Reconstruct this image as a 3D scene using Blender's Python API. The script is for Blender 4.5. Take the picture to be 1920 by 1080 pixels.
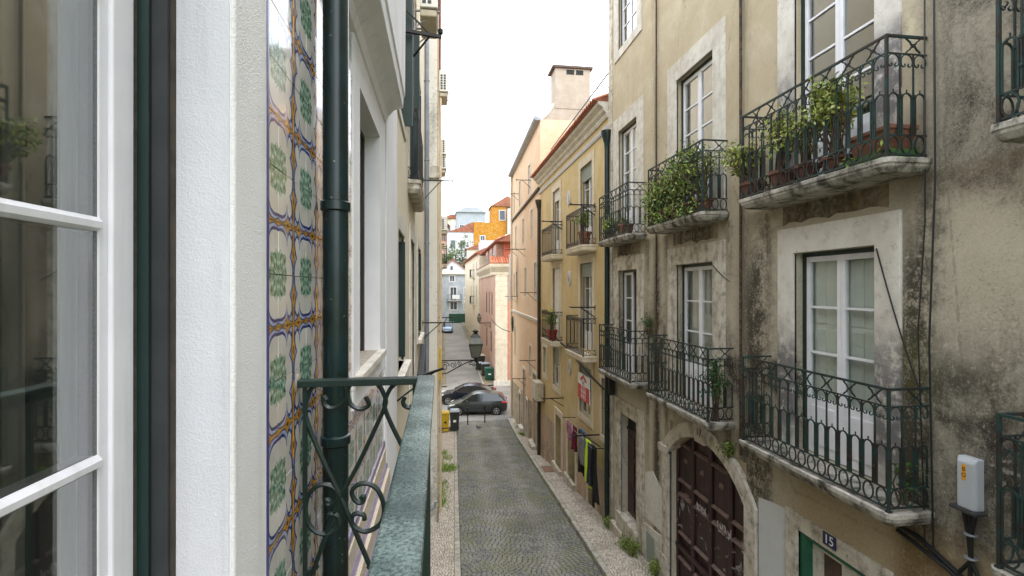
import bpy, bmesh, math, random
import numpy as np
from mathutils import Vector, Matrix
random.seed(11); RNG = np.random.default_rng(5)
for o in list(bpy.data.objects): bpy.data.objects.remove(o)
SC = bpy.context.scene
COL = SC.collection

# ------------------------------------------------------------------ camera, sky, sun, exposure
FPX = 950.0; TH = math.atan(134 / 950); C8 = math.cos(TH); S8 = math.sin(TH); HY = 541
cam_d = bpy.data.cameras.new('camera'); cam = bpy.data.objects.new('camera', cam_d); COL.objects.link(cam)
cam_d.sensor_width = 36; cam_d.lens = 36 * FPX / 1920; cam_d.clip_end = 3000; cam_d.clip_start = 0.02
cam.location = (0, 0, 0); cam.rotation_euler = (math.radians(90.06), 0, -TH)
SC.camera = cam
world = bpy.data.worlds.new('World'); SC.world = world; world.use_nodes = True
SUN_EL, SUN_AZ = math.radians(58), math.radians(168)
def make_world():
    nt = world.node_tree; nt.nodes.clear()
    out = nt.nodes.new('ShaderNodeOutputWorld'); bg = nt.nodes.new('ShaderNodeBackground')
    sky = nt.nodes.new('ShaderNodeTexSky'); sky.sky_type = 'NISHITA'; sky.sun_disc = False
    sky.sun_elevation = SUN_EL; sky.sun_rotation = SUN_AZ; sky.dust_density = 3.0; sky.air_density = 1.0
    tc = nt.nodes.new('ShaderNodeTexCoord')
    nz = nt.nodes.new('ShaderNodeTexNoise'); nz.inputs['Scale'].default_value = 2.2; nz.inputs['Detail'].default_value = 5
    nt.links.new(tc.outputs['Generated'], nz.inputs['Vector'])
    rp = nt.nodes.new('ShaderNodeMapRange'); rp.inputs[1].default_value = .3; rp.inputs[2].default_value = .7
    rp.inputs[3].default_value = 8.2; rp.inputs[4].default_value = 10.0
    nt.links.new(nz.outputs['Fac'], rp.inputs[0])
    cl = nt.nodes.new('ShaderNodeCombineColor')
    for i, k in enumerate((.91, .965, 1.03)):
        m = nt.nodes.new('ShaderNodeMath'); m.operation = 'MULTIPLY'; m.inputs[1].default_value = k
        nt.links.new(rp.outputs[0], m.inputs[0]); nt.links.new(m.outputs[0], cl.inputs[i])
    mx = nt.nodes.new('ShaderNodeMix'); mx.data_type = 'RGBA'; mx.inputs[0].default_value = .86   # cloud cover
    nt.links.new(sky.outputs[0], mx.inputs[6]); nt.links.new(cl.outputs[0], mx.inputs[7])
    nt.links.new(mx.outputs[2], bg.inputs[0]); bg.inputs[1].default_value = 0.12
    nt.links.new(bg.outputs[0], out.inputs[0])
make_world()
sd = bpy.data.lights.new('sun', 'SUN'); sun = bpy.data.objects.new('sun', sd); COL.objects.link(sun)
sd.energy = 0.6; sd.angle = math.radians(25); sd.color = (1, .97, .92)
_sv = Vector((math.cos(SUN_EL) * math.sin(SUN_AZ), math.cos(SUN_EL) * math.cos(SUN_AZ), math.sin(SUN_EL)))
sun.rotation_euler = _sv.to_track_quat('Z', 'Y').to_euler()
SC.view_settings.view_transform = 'Standard'; SC.view_settings.look = 'None'
SC.view_settings.exposure = 1.68; SC.view_settings.gamma = 1; SC.view_settings.use_curve_mapping = False
SC.render.engine = 'CYCLES'
SC.cycles.use_denoising = True
SC.cycles.max_bounces = 8; SC.cycles.diffuse_bounces = 4; SC.cycles.glossy_bounces = 4
SC.cycles.transparent_max_bounces = 12; SC.cycles.caustics_reflective = False; SC.cycles.caustics_refractive = False

# ------------------------------------------------------------------ node helpers
def lin(h):
    h = h.lstrip('#'); c = [int(h[i:i + 2], 16) / 255 for i in (0, 2, 4)]
    return tuple(x / 12.92 if x <= .04045 else ((x + .055) / 1.055) ** 2.4 for x in c) + (1,)
NT = None
class V:
    def __init__(s, k): s.k = k
    def __add__(a, b): return mth('ADD', a, b)
    __radd__ = __add__
    def __sub__(a, b): return mth('SUBTRACT', a, b)
    def __rsub__(a, b): return mth('SUBTRACT', b, a)
    def __mul__(a, b): return mth('MULTIPLY', a, b)
    __rmul__ = __mul__
    def __truediv__(a, b): return mth('DIVIDE', a, b)
def put(inp, x):
    if isinstance(x, V): NT.links.new(x.k, inp)
    elif isinstance(x, (int, float)) and inp.type == 'RGBA': inp.default_value = (x, x, x, 1)
    else: inp.default_value = x
def mth(op, a, b=0.0, c=None):
    n = NT.nodes.new('ShaderNodeMath'); n.operation = op
    put(n.inputs[0], a); put(n.inputs[1], b)
    if c is not None: put(n.inputs[2], c)
    return V(n.outputs[0])
def fmin(a, b): return mth('MINIMUM', a, b)
def fmax(a, b): return mth('MAXIMUM', a, b)
def fsin(a): return mth('SINE', a)
def fabs(a): return mth('ABSOLUTE', a)
def ramp(x, lo, hi, a=0.0, b=1.0):
    n = NT.nodes.new('ShaderNodeMapRange'); n.interpolation_type = 'SMOOTHSTEP'
    put(n.inputs[0], x); n.inputs[1].default_value = lo; n.inputs[2].default_value = hi
    n.inputs[3].default_value = a; n.inputs[4].default_value = b
    return V(n.outputs[0])
def mix(f, a, b):
    n = NT.nodes.new('ShaderNodeMix'); n.data_type = 'RGBA'; put(n.inputs[0], f); put(n.inputs[6], a); put(n.inputs[7], b)
    return V(n.outputs[2])
def pos():
    return V(NT.nodes.new('ShaderNodeNewGeometry').outputs['Position'])
def island():
    return V(NT.nodes.new('ShaderNodeNewGeometry').outputs['Random Per Island'])
def objc():
    return V(NT.nodes.new('ShaderNodeTexCoord').outputs['Object'])
def orand():
    return V(NT.nodes.new('ShaderNodeObjectInfo').outputs['Random'])
def xyz(v):
    n = NT.nodes.new('ShaderNodeSeparateXYZ'); put(n.inputs[0], v); return [V(o) for o in n.outputs]
def vscale(v, s):
    n = NT.nodes.new('ShaderNodeMapping'); put(n.inputs[0], v); n.inputs['Scale'].default_value = s; return V(n.outputs[0])
def noise(v, scale, detail=4, rough=.55, dist=0):
    n = NT.nodes.new('ShaderNodeTexNoise'); put(n.inputs['Vector'], v); n.inputs['Scale'].default_value = scale
    n.inputs['Detail'].default_value = detail; n.inputs['Roughness'].default_value = rough; n.inputs['Distortion'].default_value = dist
    return V(n.outputs['Fac'])
def voro(v, scale, feat='F1', out='Distance'):
    n = NT.nodes.new('ShaderNodeTexVoronoi'); n.feature = feat; put(n.inputs['Vector'], v); n.inputs['Scale'].default_value = scale
    return V(n.outputs[out])
def bump(h, strength=.3, dist=.01):
    n = NT.nodes.new('ShaderNodeBump'); put(n.inputs['Height'], h); n.inputs['Strength'].default_value = strength
    n.inputs['Distance'].default_value = dist; return V(n.outputs[0])
MATS = {}
def mat(name, fn):
    global NT
    m = bpy.data.materials.new(name); m.use_nodes = True; NT = m.node_tree
    b = NT.nodes['Principled BSDF']
    r = fn() or {}
    for k, v in r.items(): put(b.inputs[k], v)
    MATS[name] = m; return m
def plain(name, hexc, rough=.6, metal=0.0, var=.15, sc=6.0, bmp=0.0, spec=.5):
    def fn():
        c = lin(hexc); n = noise(objc(), sc, 5)
        d = mix(ramp(n, .3, .7), tuple(x * (1 - var) for x in c[:3]) + (1,), tuple(min(1, x * (1 + var)) for x in c[:3]) + (1,))
        r = {'Base Color': d, 'Roughness': rough, 'Metallic': metal, 'Specular IOR Level': spec}
        if bmp: r['Normal'] = bump(noise(objc(), sc * 12, 3), bmp, .004)
        return r
    return mat(name, fn)

# ------------------------------------------------------------------ materials
def plaster(name, base, alt, stain, grey=0.3, low=0.35, bmp=.25, zl=-3.0, streak=.5):
    """old painted render: patchy colour, grey weathering, dark streaks of dirt"""
    def fn():
        p = pos(); x, y, z = xyz(p)
        n1 = noise(p, .55, 6, .6); n2 = noise(p, 2.3, 6, .62); n3 = noise(p, 14, 5, .65); n5 = noise(p, 45, 3, .6)
        st = noise(vscale(p, (3.2, 3.2, .35)), 1.0, 6, .65)
        c = mix(ramp(n1 + (n2 - .5) * .5, .35, .65), lin(base), lin(alt))
        c = mix(ramp(n2 * .6 + n3 * .4, .42, .72) * .25, c, lin('#d8d2c2'))
        g = ramp(n1 * .55 + st * .45 + (n3 - .5) * .35, .62 - grey * .35, .82 - grey * .3)
        c = mix(g * streak, c, lin(stain))
        lo = ramp(z, zl - 1.5, zl + 1.5, 1, 0) * ramp(n2 + (n3 - .5) * .6, .4, .62)
        c = mix(lo * low, c, lin('#4a463c'))
        c = mix(ramp(n3, .60, .78) * .22, c, lin('#33302a'))
        return {'Base Color': c, 'Roughness': .92, 'Specular IOR Level': .2,
                'Normal': bump(n3 * .6 + n5 * .35 + n2 * .8, bmp, .02)}
    return mat(name, fn)
def grey_wall():
    p = pos(); x, y, z = xyz(p)
    n1 = noise(p, .5, 6, .62); n2 = noise(p, 1.9, 8, .66, .4); n3 = noise(p, 9, 6, .7); n4 = noise(p, 34, 4, .72)
    st = noise(vscale(p, (4, 4, .3)), 1.0, 7, .66)
    def bell(v, c, w): return mth('EXPONENT', 0.0 - mth('POWER', (v - c) / w, 2.0))
    c = mix(ramp(n1 * .5 + n2 * .5, .36, .66), lin('#b9aa8e'), lin('#c8bca4'))
    c = mix(ramp(n2, .52, .7) * .35, c, lin('#d2c7ae'))
    # below the upper balconies the paint has gone: grey beige render
    low = ramp(z + (n2 - .5) * 1.8 + (n1 - .5) * 1.2, 1.7, .3)
    c = mix(low * .75, c, mix(ramp(n2 * .6 + n3 * .4, .36, .64), lin('#b4ac9a'), lin('#c8c0ae')))
    # the end of the house beyond the last cables is grey, speckled black, with one cleaner mended field
    end = ramp(y + (n2 - .5) * 1.2 + (n1 - .5) * .8, 4.55, 3.95)
    zw = z + (n1 - .5) * 1.2 + (n2 - .5) * .8
    dk = fmax(ramp(zw, .45, 1.1), ramp(zw, -.35, -.9) * ramp(zw, -2.9, -2.2))
    n6 = noise(p, 85, 4, .75); tone = ramp(n6 * .35 + n4 * .25 + n3 * .25 + (n2 - .5) * .9 + (st - .5) * .5, .28, .62)
    c = mix(end * dk * .9, c, mix(tone, lin('#9b9484'), lin('#57524a')))
    speck = ramp(n6 * .5 + n4 * .3 + (n2 - .5) * .6, .44, .62)
    c = mix(end * dk * speck * .8, c, lin('#24211d'))
    # run-off below the ends of the slabs
    def at(*ss):
        q = None
        for a in ss:
            e_ = bell(y + (n3 - .5) * .18, a, .13); q = e_ if q is None else fmax(q, e_)
        return q
    ro = at(4.08, 6.5, 7.42, 9.68, 10.6, 12.78) * fmax(ramp(z, -.7, 1.1) * ramp(z, 1.12, 1.05), ramp(z, -4.6, -2.1) * ramp(z, -2.05, -2.15))
    c = mix(ro * ramp(st * .5 + n3 * .5, .36, .58) * .8, c, lin('#3a362e'))
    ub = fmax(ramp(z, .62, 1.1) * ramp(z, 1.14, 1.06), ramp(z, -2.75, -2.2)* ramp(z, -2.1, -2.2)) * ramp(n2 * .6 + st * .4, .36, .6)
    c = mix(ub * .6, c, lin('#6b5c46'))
    # algae at railing height and in the runs between the doors
    band = bell(z + (n2 - .5) * .9, -1.15, .75) * ramp(n1 + (n2 - .5) * .6, .36, .58)
    runs = fmax(bell(y + (n3 - .5) * .35 + (n2 - .5) * .4, 6.78, .36), fmax(bell(y + (n3 - .5) * .2, 10.12, .17), bell(y + (n3 - .5) * .3, 4.28, .20))) * ramp(z + (st - .5) * 3.0, 1.6, -.2)
    runs2 = fmax(bell(y + (n3 - .5) * .2, 10.2, .10), bell(y + (n3 - .5) * .2, 7.0, .12)) * ramp(st, .35, .6)
    k = fmin(fmax(band * .9, runs), 1.0) * ramp(n4 * .35 + n3 * .35 + st * .3 + (n2 - .5) * .3, .36, .56)
    c = mix(fmin(k * 1.15, .94), c, mix(ramp(n4, .35, .65), lin('#1f1c18'), lin('#484136')))
    c = mix(runs2 * .5, c, lin('#5a5142'))
    k2 = ramp(st * .55 + n3 * .45, .55, .70)
    c = mix(k2 * .38, c, lin('#5f5645'))
    c = mix(ramp(n4 * .6 + n3 * .4, .56, .70) * (low * .35 + .10), c, lin('#332f29'))
    mo = bell(z + (n3 - .5) * .5, -.75, .45) * fmax(bell(y, 4.38, .28), bell(y, 10.3, .3)) * ramp(n3, .38, .58)
    c = mix(mo * .75, c, lin('#5a5c28'))
    ck = ramp(voro(vscale(p, (1, 1, .6)) , .45, 'DISTANCE_TO_EDGE') + (n3 - .5) * .05, .004, .0)
    c = mix(ck * .3, c, lin('#4c463a'))
    oc = ramp(z + (n2 - .5) * .8, -2.1, -2.5) * ramp(z + (n2 - .5), -4.6, -3.4) * ramp(y, 6.3, 5.6); c = mix(oc * .5, c, lin('#a3875a'))  # warm ochre below the near slab: its shade painted into the wall colour
    fine = n6 * .45 + n4 * .35 + n3 * .2; c = mix(ramp(fine, .5, .64) * (.12 + low * .24), c, lin('#4d473c')); c = mix(ramp(fine, .48, .36) * (.08 + low * .22), c, lin('#ddd6c6'))
    c = mix(ramp(n2 * .5 + n3 * .5, .60, .66) * low * .5, c, lin('#cfc9ba'))
    return {'Base Color': c, 'Roughness': .93, 'Specular IOR Level': .2, 'Normal': bump(n3 * .6 + n4 * .6 + n2 * .7, .5, .02)}
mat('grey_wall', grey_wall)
plaster('yellow_wall', '#c8b07e', '#d1bb8c', '#8d8064', .2, .5, .2, -6.2, .35)
plaster('beige_wall', '#d6b695', '#dfc3a6', '#8a7c68', .2, .45, .2, -7.5, .45)
plaster('cream_wall', '#d9cdb4', '#e2d8c2', '#8d8474', .25, .4, .2, -5.0, .5)
plaster('pale_wall', '#d6d2c6', '#e0ddd4', '#807a6e', .35, .5, .2, -5.0, .65)
plaster('pink_wall', '#c09c8b', '#c8a899', '#9c7c6c', .1, .4, .15, -8.2, .4)
plaster('salmon_wall', '#b87c64', '#c08a74', '#a8705a', .1, .3, .15, -8.2, .4)
plaster('orange_wall', '#a87014', '#b07a1c', '#8c6420', .1, .1, .1, -20, .3)
plaster('white_wall', '#c0c0c4', '#cacace', '#9a9896', .1, .2, .1, -9, .3)
plaster('blue_grey_wall', '#979ea6', '#a4aab1', '#7c8288', .1, .2, .1, -9, .3)
plaster('chimney_wall', '#a59a8a', '#ada294', '#8a7a6c', .1, .2, .15, -20, .3)
plaster('base_wall', '#b8a68a', '#c6b69c', '#6e6454', .45, .7, .35, -4.8, .7)
plaster('rosy_base_wall', '#c9ab97', '#bfae98', '#857463', .4, .6, .3, -6.5, .6)
plaster('white_patch', '#c6c9cc', '#d0d2d4', '#94918a', .2, .5, .2, -5.2, .4)
plaster('spalled_wall', '#7d6a50', '#b8ad98', '#3d3428', .7, .5, .8, -20, .9)
def stone(name, a, b, dirt, k=.5):
    def fn():
        p = pos(); n1 = noise(p, 1.7, 6, .6); n2 = noise(p, 7, 6, .65); n3 = noise(p, 60, 4, .7)
        st = noise(vscale(p, (5, 5, .5)), 1, 6, .65)
        c = mix(ramp(n1, .35, .65), lin(a), lin(b))
        c = mix(ramp(st * .5 + n2 * .5, .44, .62) * k, c, lin(dirt)); c = mix(ramp(n2 * .5 + n3 * .5, .46, .36) * .35, c, lin('#e6e2d8'))
        c = mix(ramp(n3 * .6 + n2 * .4, .52, .64) * k * .75, c, lin('#3b3832'))
        return {'Base Color': c, 'Roughness': .85, 'Specular IOR Level': .3, 'Normal': bump(n2 * .6 + n3 * .5, .35, .012)}
    return mat(name, fn)
stone('stone', '#c6bdad', '#d6d0c4', '#857a68', .7)
stone('pale_stone', '#cfc8bc', '#dbd6cc', '#a09786', .35)
stone('slab_stone', '#a09b90', '#bfb9af', '#403e34', .95)
stone('kerb_stone', '#a5a199', '#b8b2a8', '#6f6a5e', .5)
stone('cream_stone', '#d2c6b0', '#dcd2be', '#b8a888', .3)
def weathered_jamb():
    p = pos(); x, y, z = xyz(p); n1 = noise(p, 1.9, 6, .6); n2 = noise(p, 8, 6, .68); n3 = noise(p, 55, 4, .7)
    c = mix(ramp(n1, .35, .65), lin('#cdc6ba'), lin('#e0dbd2')); c = mix(ramp(n2 + (n3 - .5) * .5, .54, .66) * .28, c, lin('#94887a'))
    wash = fmax(ramp(fabs(z + 1.25 + (n1 - .5) * .9), 1.0, .25), ramp(fabs(z - 2.1 + (n1 - .5) * .9), .95, .25))
    c = mix(wash * ramp(n2 + (n1 - .5) * .3, .28, .52) * .9, c, mix(n3, lin('#4c4948'), lin('#757072')))
    c = mix(ramp(n3 * .6 + n2 * .4, .55, .7) * .35, c, lin('#5a5144'))
    return {'Base Color': c, 'Roughness': .85, 'Normal': bump(n2 * .6 + n3 * .6, .4, .012)}
mat('weathered_jamb', weathered_jamb)
def stucco(name, a, b, sc, st):
    def fn():
        p = pos(); n = noise(p, sc, 4, .6); n2 = noise(p, 3, 4); n3 = noise(p, sc * .4, 3, .5)
        c = mix(ramp(n2, .3, .7), lin(a), lin(b))
        gr = noise(vscale(p, (8, 8, .6)), 1.5, 6, .65); c = mix(ramp(gr, .52, .75) * .28, c, lin('#a9a59e')); c = mix(ramp(noise(p, 26, 5, .7), .62, .8) * .25, c, lin('#b0aca4'))
        return {'Base Color': c, 'Roughness': .8, 'Specular IOR Level': .3, 'Normal': bump(ramp(n, .35, .75) * .6 + n3 * .8, st, .006)}
    return mat(name, fn)
stucco('stucco_fine', '#d9dae1', '#e4e4e9', 190, .26)
stucco('stucco_rough', '#eae9e8', '#f2f1f0', 230, .42)
stucco('white_render', '#e6e5e7', '#efeef0', 60, .10)
def white_paint():
    p = pos(); n = noise(p, 5, 4); st = noise(vscale(p, (14, 14, .8)), 1.5, 5, .65); n3 = noise(p, 90, 4, .7)
    c = mix(ramp(n, .3, .7), lin('#e6e6eb'), lin('#f1f1f5')); c = mix(ramp(st, .52, .72) * .22, c, lin('#b9b5ac')); c = mix(ramp(n3, .66, .74) * .45, c, lin('#a39d92'))
    return {'Base Color': c, 'Roughness': ramp(n3, .4, .6, .32, .5), 'Normal': bump(st * .6 + n3 * .3, .12, .002)}
mat('white_paint', white_paint)
plain('old_white_paint', '#d2d3d4', .5, 0, .08, 4)
plain('green_paint', '#132b26', .4, 0, .15, 5)
plain('dark_gap', '#303335', .6, 0, .2, 9)
plain('brown_edge', '#3f362c', .8, 0, .3, 20)
plain('gasket', '#77787a', .7, 0, .2, 200)
def pipe_green():
    p = objc(); n = noise(p, 8, 5); n2 = noise(p, 60, 3)
    c = mix(ramp(n, .3, .7), lin('#0a1d1b'), lin('#10282a'))
    c = mix(ramp(n2, .70, .74) * .8, c, lin('#9fa8a0'))
    return {'Base Color': c, 'Roughness': .28, 'Normal': bump(n2 * .4 + n, .25, .004)}
mat('pipe_green', pipe_green)
def rail_green():
    p = pos(); n = noise(p, 9, 5); n2 = noise(p, 190, 4, .7, .3); n3 = noise(p, 480, 3, .6)
    c = mix(ramp(n, .3, .7), lin('#263b38'), lin('#3d534f'))
    spots = ramp(n2 * .6 + n3 * .4 + (n - .5) * .5, .47, .66)
    c = mix(spots * .42, c, lin('#a3b2ae')); c = mix(ramp(noise(vscale(p, (1, .15, 1)), 160, 3, .6), .58, .7) * .35, c, lin('#1a2c29')); c = mix(ramp(noise(p, 38, 5, .75), .66, .72) * .7, c, lin('#4a3a2c'))
    return {'Base Color': c, 'Roughness': ramp(n2, .4, .6, .22, .42), 'Specular IOR Level': .6, 'Normal': bump(n2 + n3 * .5, .25, .001)}
mat('rail_green', rail_green)
plain('iron_green', '#10231f', .35, 0, .3, 9, .1)
def balcony_iron():
    p = pos(); n = noise(p, 5, 5, .65); n2 = noise(p, 40, 4)
    c = mix(ramp(n, .42, .60), lin('#1e3733'), lin('#1b1e1d'))
    c = mix(ramp(n2 * .5 + n * .5, .5, .62) * .7, c, lin('#3a2c22'))
    return {'Base Color': c, 'Roughness': .6, 'Normal': bump(n2, .3, .003)}
mat('balcony_iron', balcony_iron)
plain('dark_iron', '#1a1918', .55, .2, .4, 12, .15)
def rusty():
    p = pos(); n = noise(p, 20, 5)
    return {'Base Color': mix(ramp(n, .4, .6), lin('#2a2421'), lin('#5e4632')), 'Roughness': .75}
mat('rusty_iron', rusty)
def glass(name, tint, refl, rough=.02):
    global NT
    m = bpy.data.materials.new(name); m.use_nodes = True; NT = m.node_tree; NT.nodes.clear()
    o = NT.nodes.new('ShaderNodeOutputMaterial'); t = NT.nodes.new('ShaderNodeBsdfTransparent'); g = NT.nodes.new('ShaderNodeBsdfGlossy')
    t.inputs[0].default_value = tint; g.inputs['Roughness'].default_value = rough
    ge = NT.nodes.new('ShaderNodeNewGeometry'); dt = NT.nodes.new('ShaderNodeVectorMath'); dt.operation = 'DOT_PRODUCT'
    NT.links.new(ge.outputs['Incoming'], dt.inputs[0]); NT.links.new(ge.outputs['Normal'], dt.inputs[1])
    co = fabs(V(dt.outputs['Value']))                     # thin pane: same reflectance from both faces
    f = (.04 + .96 * mth('POWER', 1.0 - co, 5.0)) * refl
    f = fmin(f, .95)
    mx = NT.nodes.new('ShaderNodeMixShader'); put(mx.inputs[0], f)
    NT.links.new(t.outputs[0], mx.inputs[1]); NT.links.new(g.outputs[0], mx.inputs[2]); NT.links.new(mx.outputs[0], o.inputs[0])
    MATS[name] = m
glass('glass', (.94, .96, .95, 1), 2.0)
glass('glass_near', (.84, .87, .86, 1), 5.0)
glass('glass_dark', (.5, .56, .56, 1), 1.6)
plain('curtain', '#e4e4dc', .9, 0, .06, 3)
plain('shutter_panel', '#dfe3da', .7, 0, .06, 3)
plain('sheer', '#c2beb3', .9, 0, .1, 3)
plain('room_dark', '#2e2e2c', .9, 0, .3, 2)
plain('room_grey', '#8a8b86', .9, 0, .2, 2)
plain('roller_blind', '#dcdad2', .6, 0, .04, 3)
plain('grey_blind', '#8c958f', .6, 0, .05, 3)
plain('black_rubber', '#1a1a1b', .7, 0, .2, 5)
plain('black_cable', '#161618', .5, 0, .2, 5)
plain('door_maroon', '#38201f', .45, 0, .35, 7, .2)
def portal_wood():
    p = pos(); x, y, z = xyz(p); n = noise(vscale(p, (6, 6, .8)), 1.5, 6, .6); n2 = noise(p, 3.2, 5, .7, 1.5)
    c = mix(ramp(n, .35, .65), lin('#2a1a19'), lin('#40272a'))
    w = ramp(n2, .585, .63) * ramp(fabs(z + 4.5), .6, .25)
    c = mix(w * .75, c, lin('#b8b4b8'))
    return {'Base Color': c, 'Roughness': .5, 'Normal': bump(n, .3, .006)}
mat('portal_wood', portal_wood)
plain('moulding_wood', '#6d5750', .55, 0, .3, 9, .2)
plain('door_green', '#1f6048', .45, 0, .2, 5, .1)
plain('old_wood', '#54443a', .7, 0, .3, 6, .2)
plain('wood_brown', '#8a6038', .7, 0, .2, 6, .2)
plain('graffiti_paint', '#b9b2ae', .6, 0, .1, 30)
def roof_tiles():
    p = objc(); i = orand(); n = noise(p, 6, 5)
    c = mix(i, lin('#a3573c'), lin('#c47a54')); c = mix(ramp(n, .45, .75) * .5, c, lin('#6a4c3c'))
    return {'Base Color': c, 'Roughness': .85, 'Normal': bump(n, .3, .01)}
mat('roof_tile', roof_tiles)
def far_roof():
    p = pos(); x, y, z = xyz(p); n = noise(p, 1.2, 5); r = fsin((x + y) * 26.0)
    c = mix(ramp(n, .35, .65), lin('#84503e'), lin('#9c6650')); c = mix(ramp(r, .3, .9) * .35, c, lin('#7d4632'))
    return {'Base Color': c, 'Roughness': .85, 'Normal': bump(r, .4, .04)}
mat('far_roof', far_roof)
def slate_red():
    p = pos(); x, y, z = xyz(p)
    n = noise(p, 3, 4); b = fsin(z * 22.0)
    c = mix(ramp(n, .35, .65), lin('#b05a40'), lin('#bd6a4e')); c = mix(ramp(b, .6, .95) * .4, c, lin('#8a3f2c'))
    return {'Base Color': c, 'Roughness': .8, 'Normal': bump(b, .4, .03)}
mat('slate_red', slate_red)
def fcurve(x, pts, sharp=()):
    n = NT.nodes.new('ShaderNodeFloatCurve'); c = n.mapping.curves[0]
    c.points[0].location = pts[0]; c.points[1].location = pts[-1]
    for p in pts[1:-1]: c.points.new(*p)
    n.mapping.update()
    sx = [pts[k][0] for k in sharp]
    for p in c.points: p.handle_type = 'VECTOR' if any(abs(p.location[0] - q) < 1e-4 for q in sx) else 'AUTO'
    n.mapping.update(); put(n.inputs['Value'], x); return V(n.outputs[0])
def tile_glaze():
    # quarter of the figure: rosette in one corner, crossing of the ochre bands in the other
    uvn = NT.nodes.new('ShaderNodeUVMap'); u, v, _ = xyz(V(uvn.outputs[0]))
    p = pos(); wv = noise(p, 55, 2); w2 = noise(p, 47, 2); u = u + (wv - .5) * .035; v = v + (w2 - .5) * .035
    a, b = 1.0 - u, 1.0 - v
    ov = fcurve(b, [(0, .05), (.12, .055), (.30, .05), (.55, .125), (.78, .03), (.84, 0), (1, 0)])
    bv = fcurve(b, [(0, .10), (.20, .11), (.42, .12), (.62, .26), (.74, .13), (1, .06)], (3,))
    oh = fcurve(a, [(0, .04), (.10, .03), (.28, .07), (.42, .17), (.54, .06), (.74, .015), (.9, .03), (1, .06)], (3,))
    bh = fcurve(a, [(0, .12), (.17, .23), (.27, .15), (.39, .22), (.46, .42), (.53, .24), (.68, .15), (.84, .13), (1, .14)], (1, 4))
    m = fmin(a - ov, b - oh); m2 = fmin(a - bv, b - bh)
    tv = orand()
    base = mix(ramp(noise(p, 9, 4), .35, .7), lin('#d6d3cd'), lin('#e4e1da')); base = mix(tv * .35, base, lin('#c9c0b2'))
    blue = lin('#27317a'); lav = mix(ramp(noise(p, 260, 2), .45, .6), lin('#b9c0dc'), lin('#8a96c4'))
    c = mix(ramp(m2, .012, -.012) * .9, base, lav)
    c = mix(ramp(fabs(m2), .042, .022), c, blue)
    c = mix(ramp(fabs(m - .015), .03, .014) * .85, c, lin('#3a3350'))
    c = mix(ramp(m, .008, -.008), c, mix(ramp(noise(p, 40, 3), .4, .65), lin('#c08a24'), lin('#cf9c3e')))
    dm = fmin(mth('SQRT', (a - .40) * (a - .40) + b * b * 3.0), mth('SQRT', (b - .55) * (b - .55) * .6 + a * a * 4.0))
    c = mix(ramp(dm, .085, .05), c, lin('#6a3f2a'))
    # leafy green rosette
    r = mth('POWER', u * u * u * u * .8 + v * v * v * v, .25); an = mth('ARCTAN2', v, u)
    gr = ramp(r - .45 - .04 * fsin(an * 11.0), .012, -.012)
    vein = fsin(an * 13.0 + fsin(r * 16.0) * 1.3) * .6 + fsin(r * 30.0 + an * 3.0) * .45 + .15
    c = mix(gr * ramp(vein, -.95, -.35) * .92, c, mix(ramp(vein, .0, .9), lin('#7aa58c'), lin('#35684e')))
    ag = ramp(noise(p, 22, 5, .7), .60, .72); c = mix(ag * .25, c, lin('#8d7f6c'))
    return {'Base Color': c, 'Roughness': ramp(noise(p, 18, 4), .4, .7, .10, .22), 'Specular IOR Level': .6, 'Coat Weight': .5, 'Coat Roughness': .05,
            'Normal': bump(noise(p, 5, 2) + noise(p, 40, 2) * .10, .14, .01)}
mat('tile_glaze', tile_glaze)
plain('tile_edge_blue', '#4a4a86', .2, 0, .2, 20)
plain('grout', '#a79d90', .9, 0, .2, 30)
def old_tile_mat():
    p = pos(); n = noise(vscale(p, (1, 9, 1.5)), 2.0, 5, .6); i = orand()
    c = mix(ramp(n + (i - .5) * .3, .35, .65), lin('#8f8780'), lin('#b5ada2'))
    return {'Base Color': c, 'Roughness': .2}
plain('border_lilac', '#6e6486', .3, 0, .2, 20)
plain('border_beige', '#c9bba6', .35, 0, .1, 12)
def sett_mat():
    p = pos(); i = island(); n = noise(p, 1.1, 5, .6); n2 = noise(p, .5, 4, .6); n3 = noise(p, 50, 3, .6)
    c = mix(i, lin('#686a6b'), lin('#96968f')); c = mix(ramp(n3, .35, .7) * .3, c, lin('#555350'))
    c = mix(ramp(n2, .5, .62) * .3, c, lin('#a49f94'))
    x, y, z = xyz(p); tr = mth('EXPONENT', 0.0 - mth('POWER', (fabs(x - 1.55 - y * .036 + (n - .5) * .5) - .62) / .25, 2.0)); c = mix(tr * .4, c, lin('#a8a6a0'))
    c = mix(ramp(noise(p, .33, 4, .6), .56, .66) * .4, c, lin('#55524c'))
    c = mix(ramp(n + (i - .5) * .25, .50, .64) * .5, c, lin('#676c40'))
    return {'Base Color': c, 'Roughness': .62, 'Normal': bump(n3, .4, .006)}
mat('sett', sett_mat)
def joint_mat():
    p = pos(); n = noise(p, 1.0, 5, .6); n2 = noise(p, 30, 3)
    c = mix(ramp(n, .45, .62), lin('#4a4743'), lin('#565c33')); c = mix(ramp(n2, .4, .6) * .3, c, lin('#6b665c'))
    return {'Base Color': c, 'Roughness': .95}
mat('joint', joint_mat)
def calcada_mat():
    p = pos(); i = island(); n = noise(p, 1.6, 5, .6); n3 = noise(p, 60, 3)
    c = mix(i, lin('#b3a89b'), lin('#dcd5ca')); c = mix(ramp(n, .5, .68) * .45, c, lin('#8d8172'))
    c = mix(ramp(i, .93, .95) * .6, c, lin('#6c655d'))
    return {'Base Color': c, 'Roughness': .6, 'Normal': bump(n3, .3, .005)}
mat('calcada', calcada_mat)
def calcada_joint():
    p = pos(); n = noise(p, 2.1, 5, .6)
    return {'Base Color': mix(ramp(n, .45, .6), lin('#83786a'), lin('#6a6448')), 'Roughness': .95}
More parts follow.
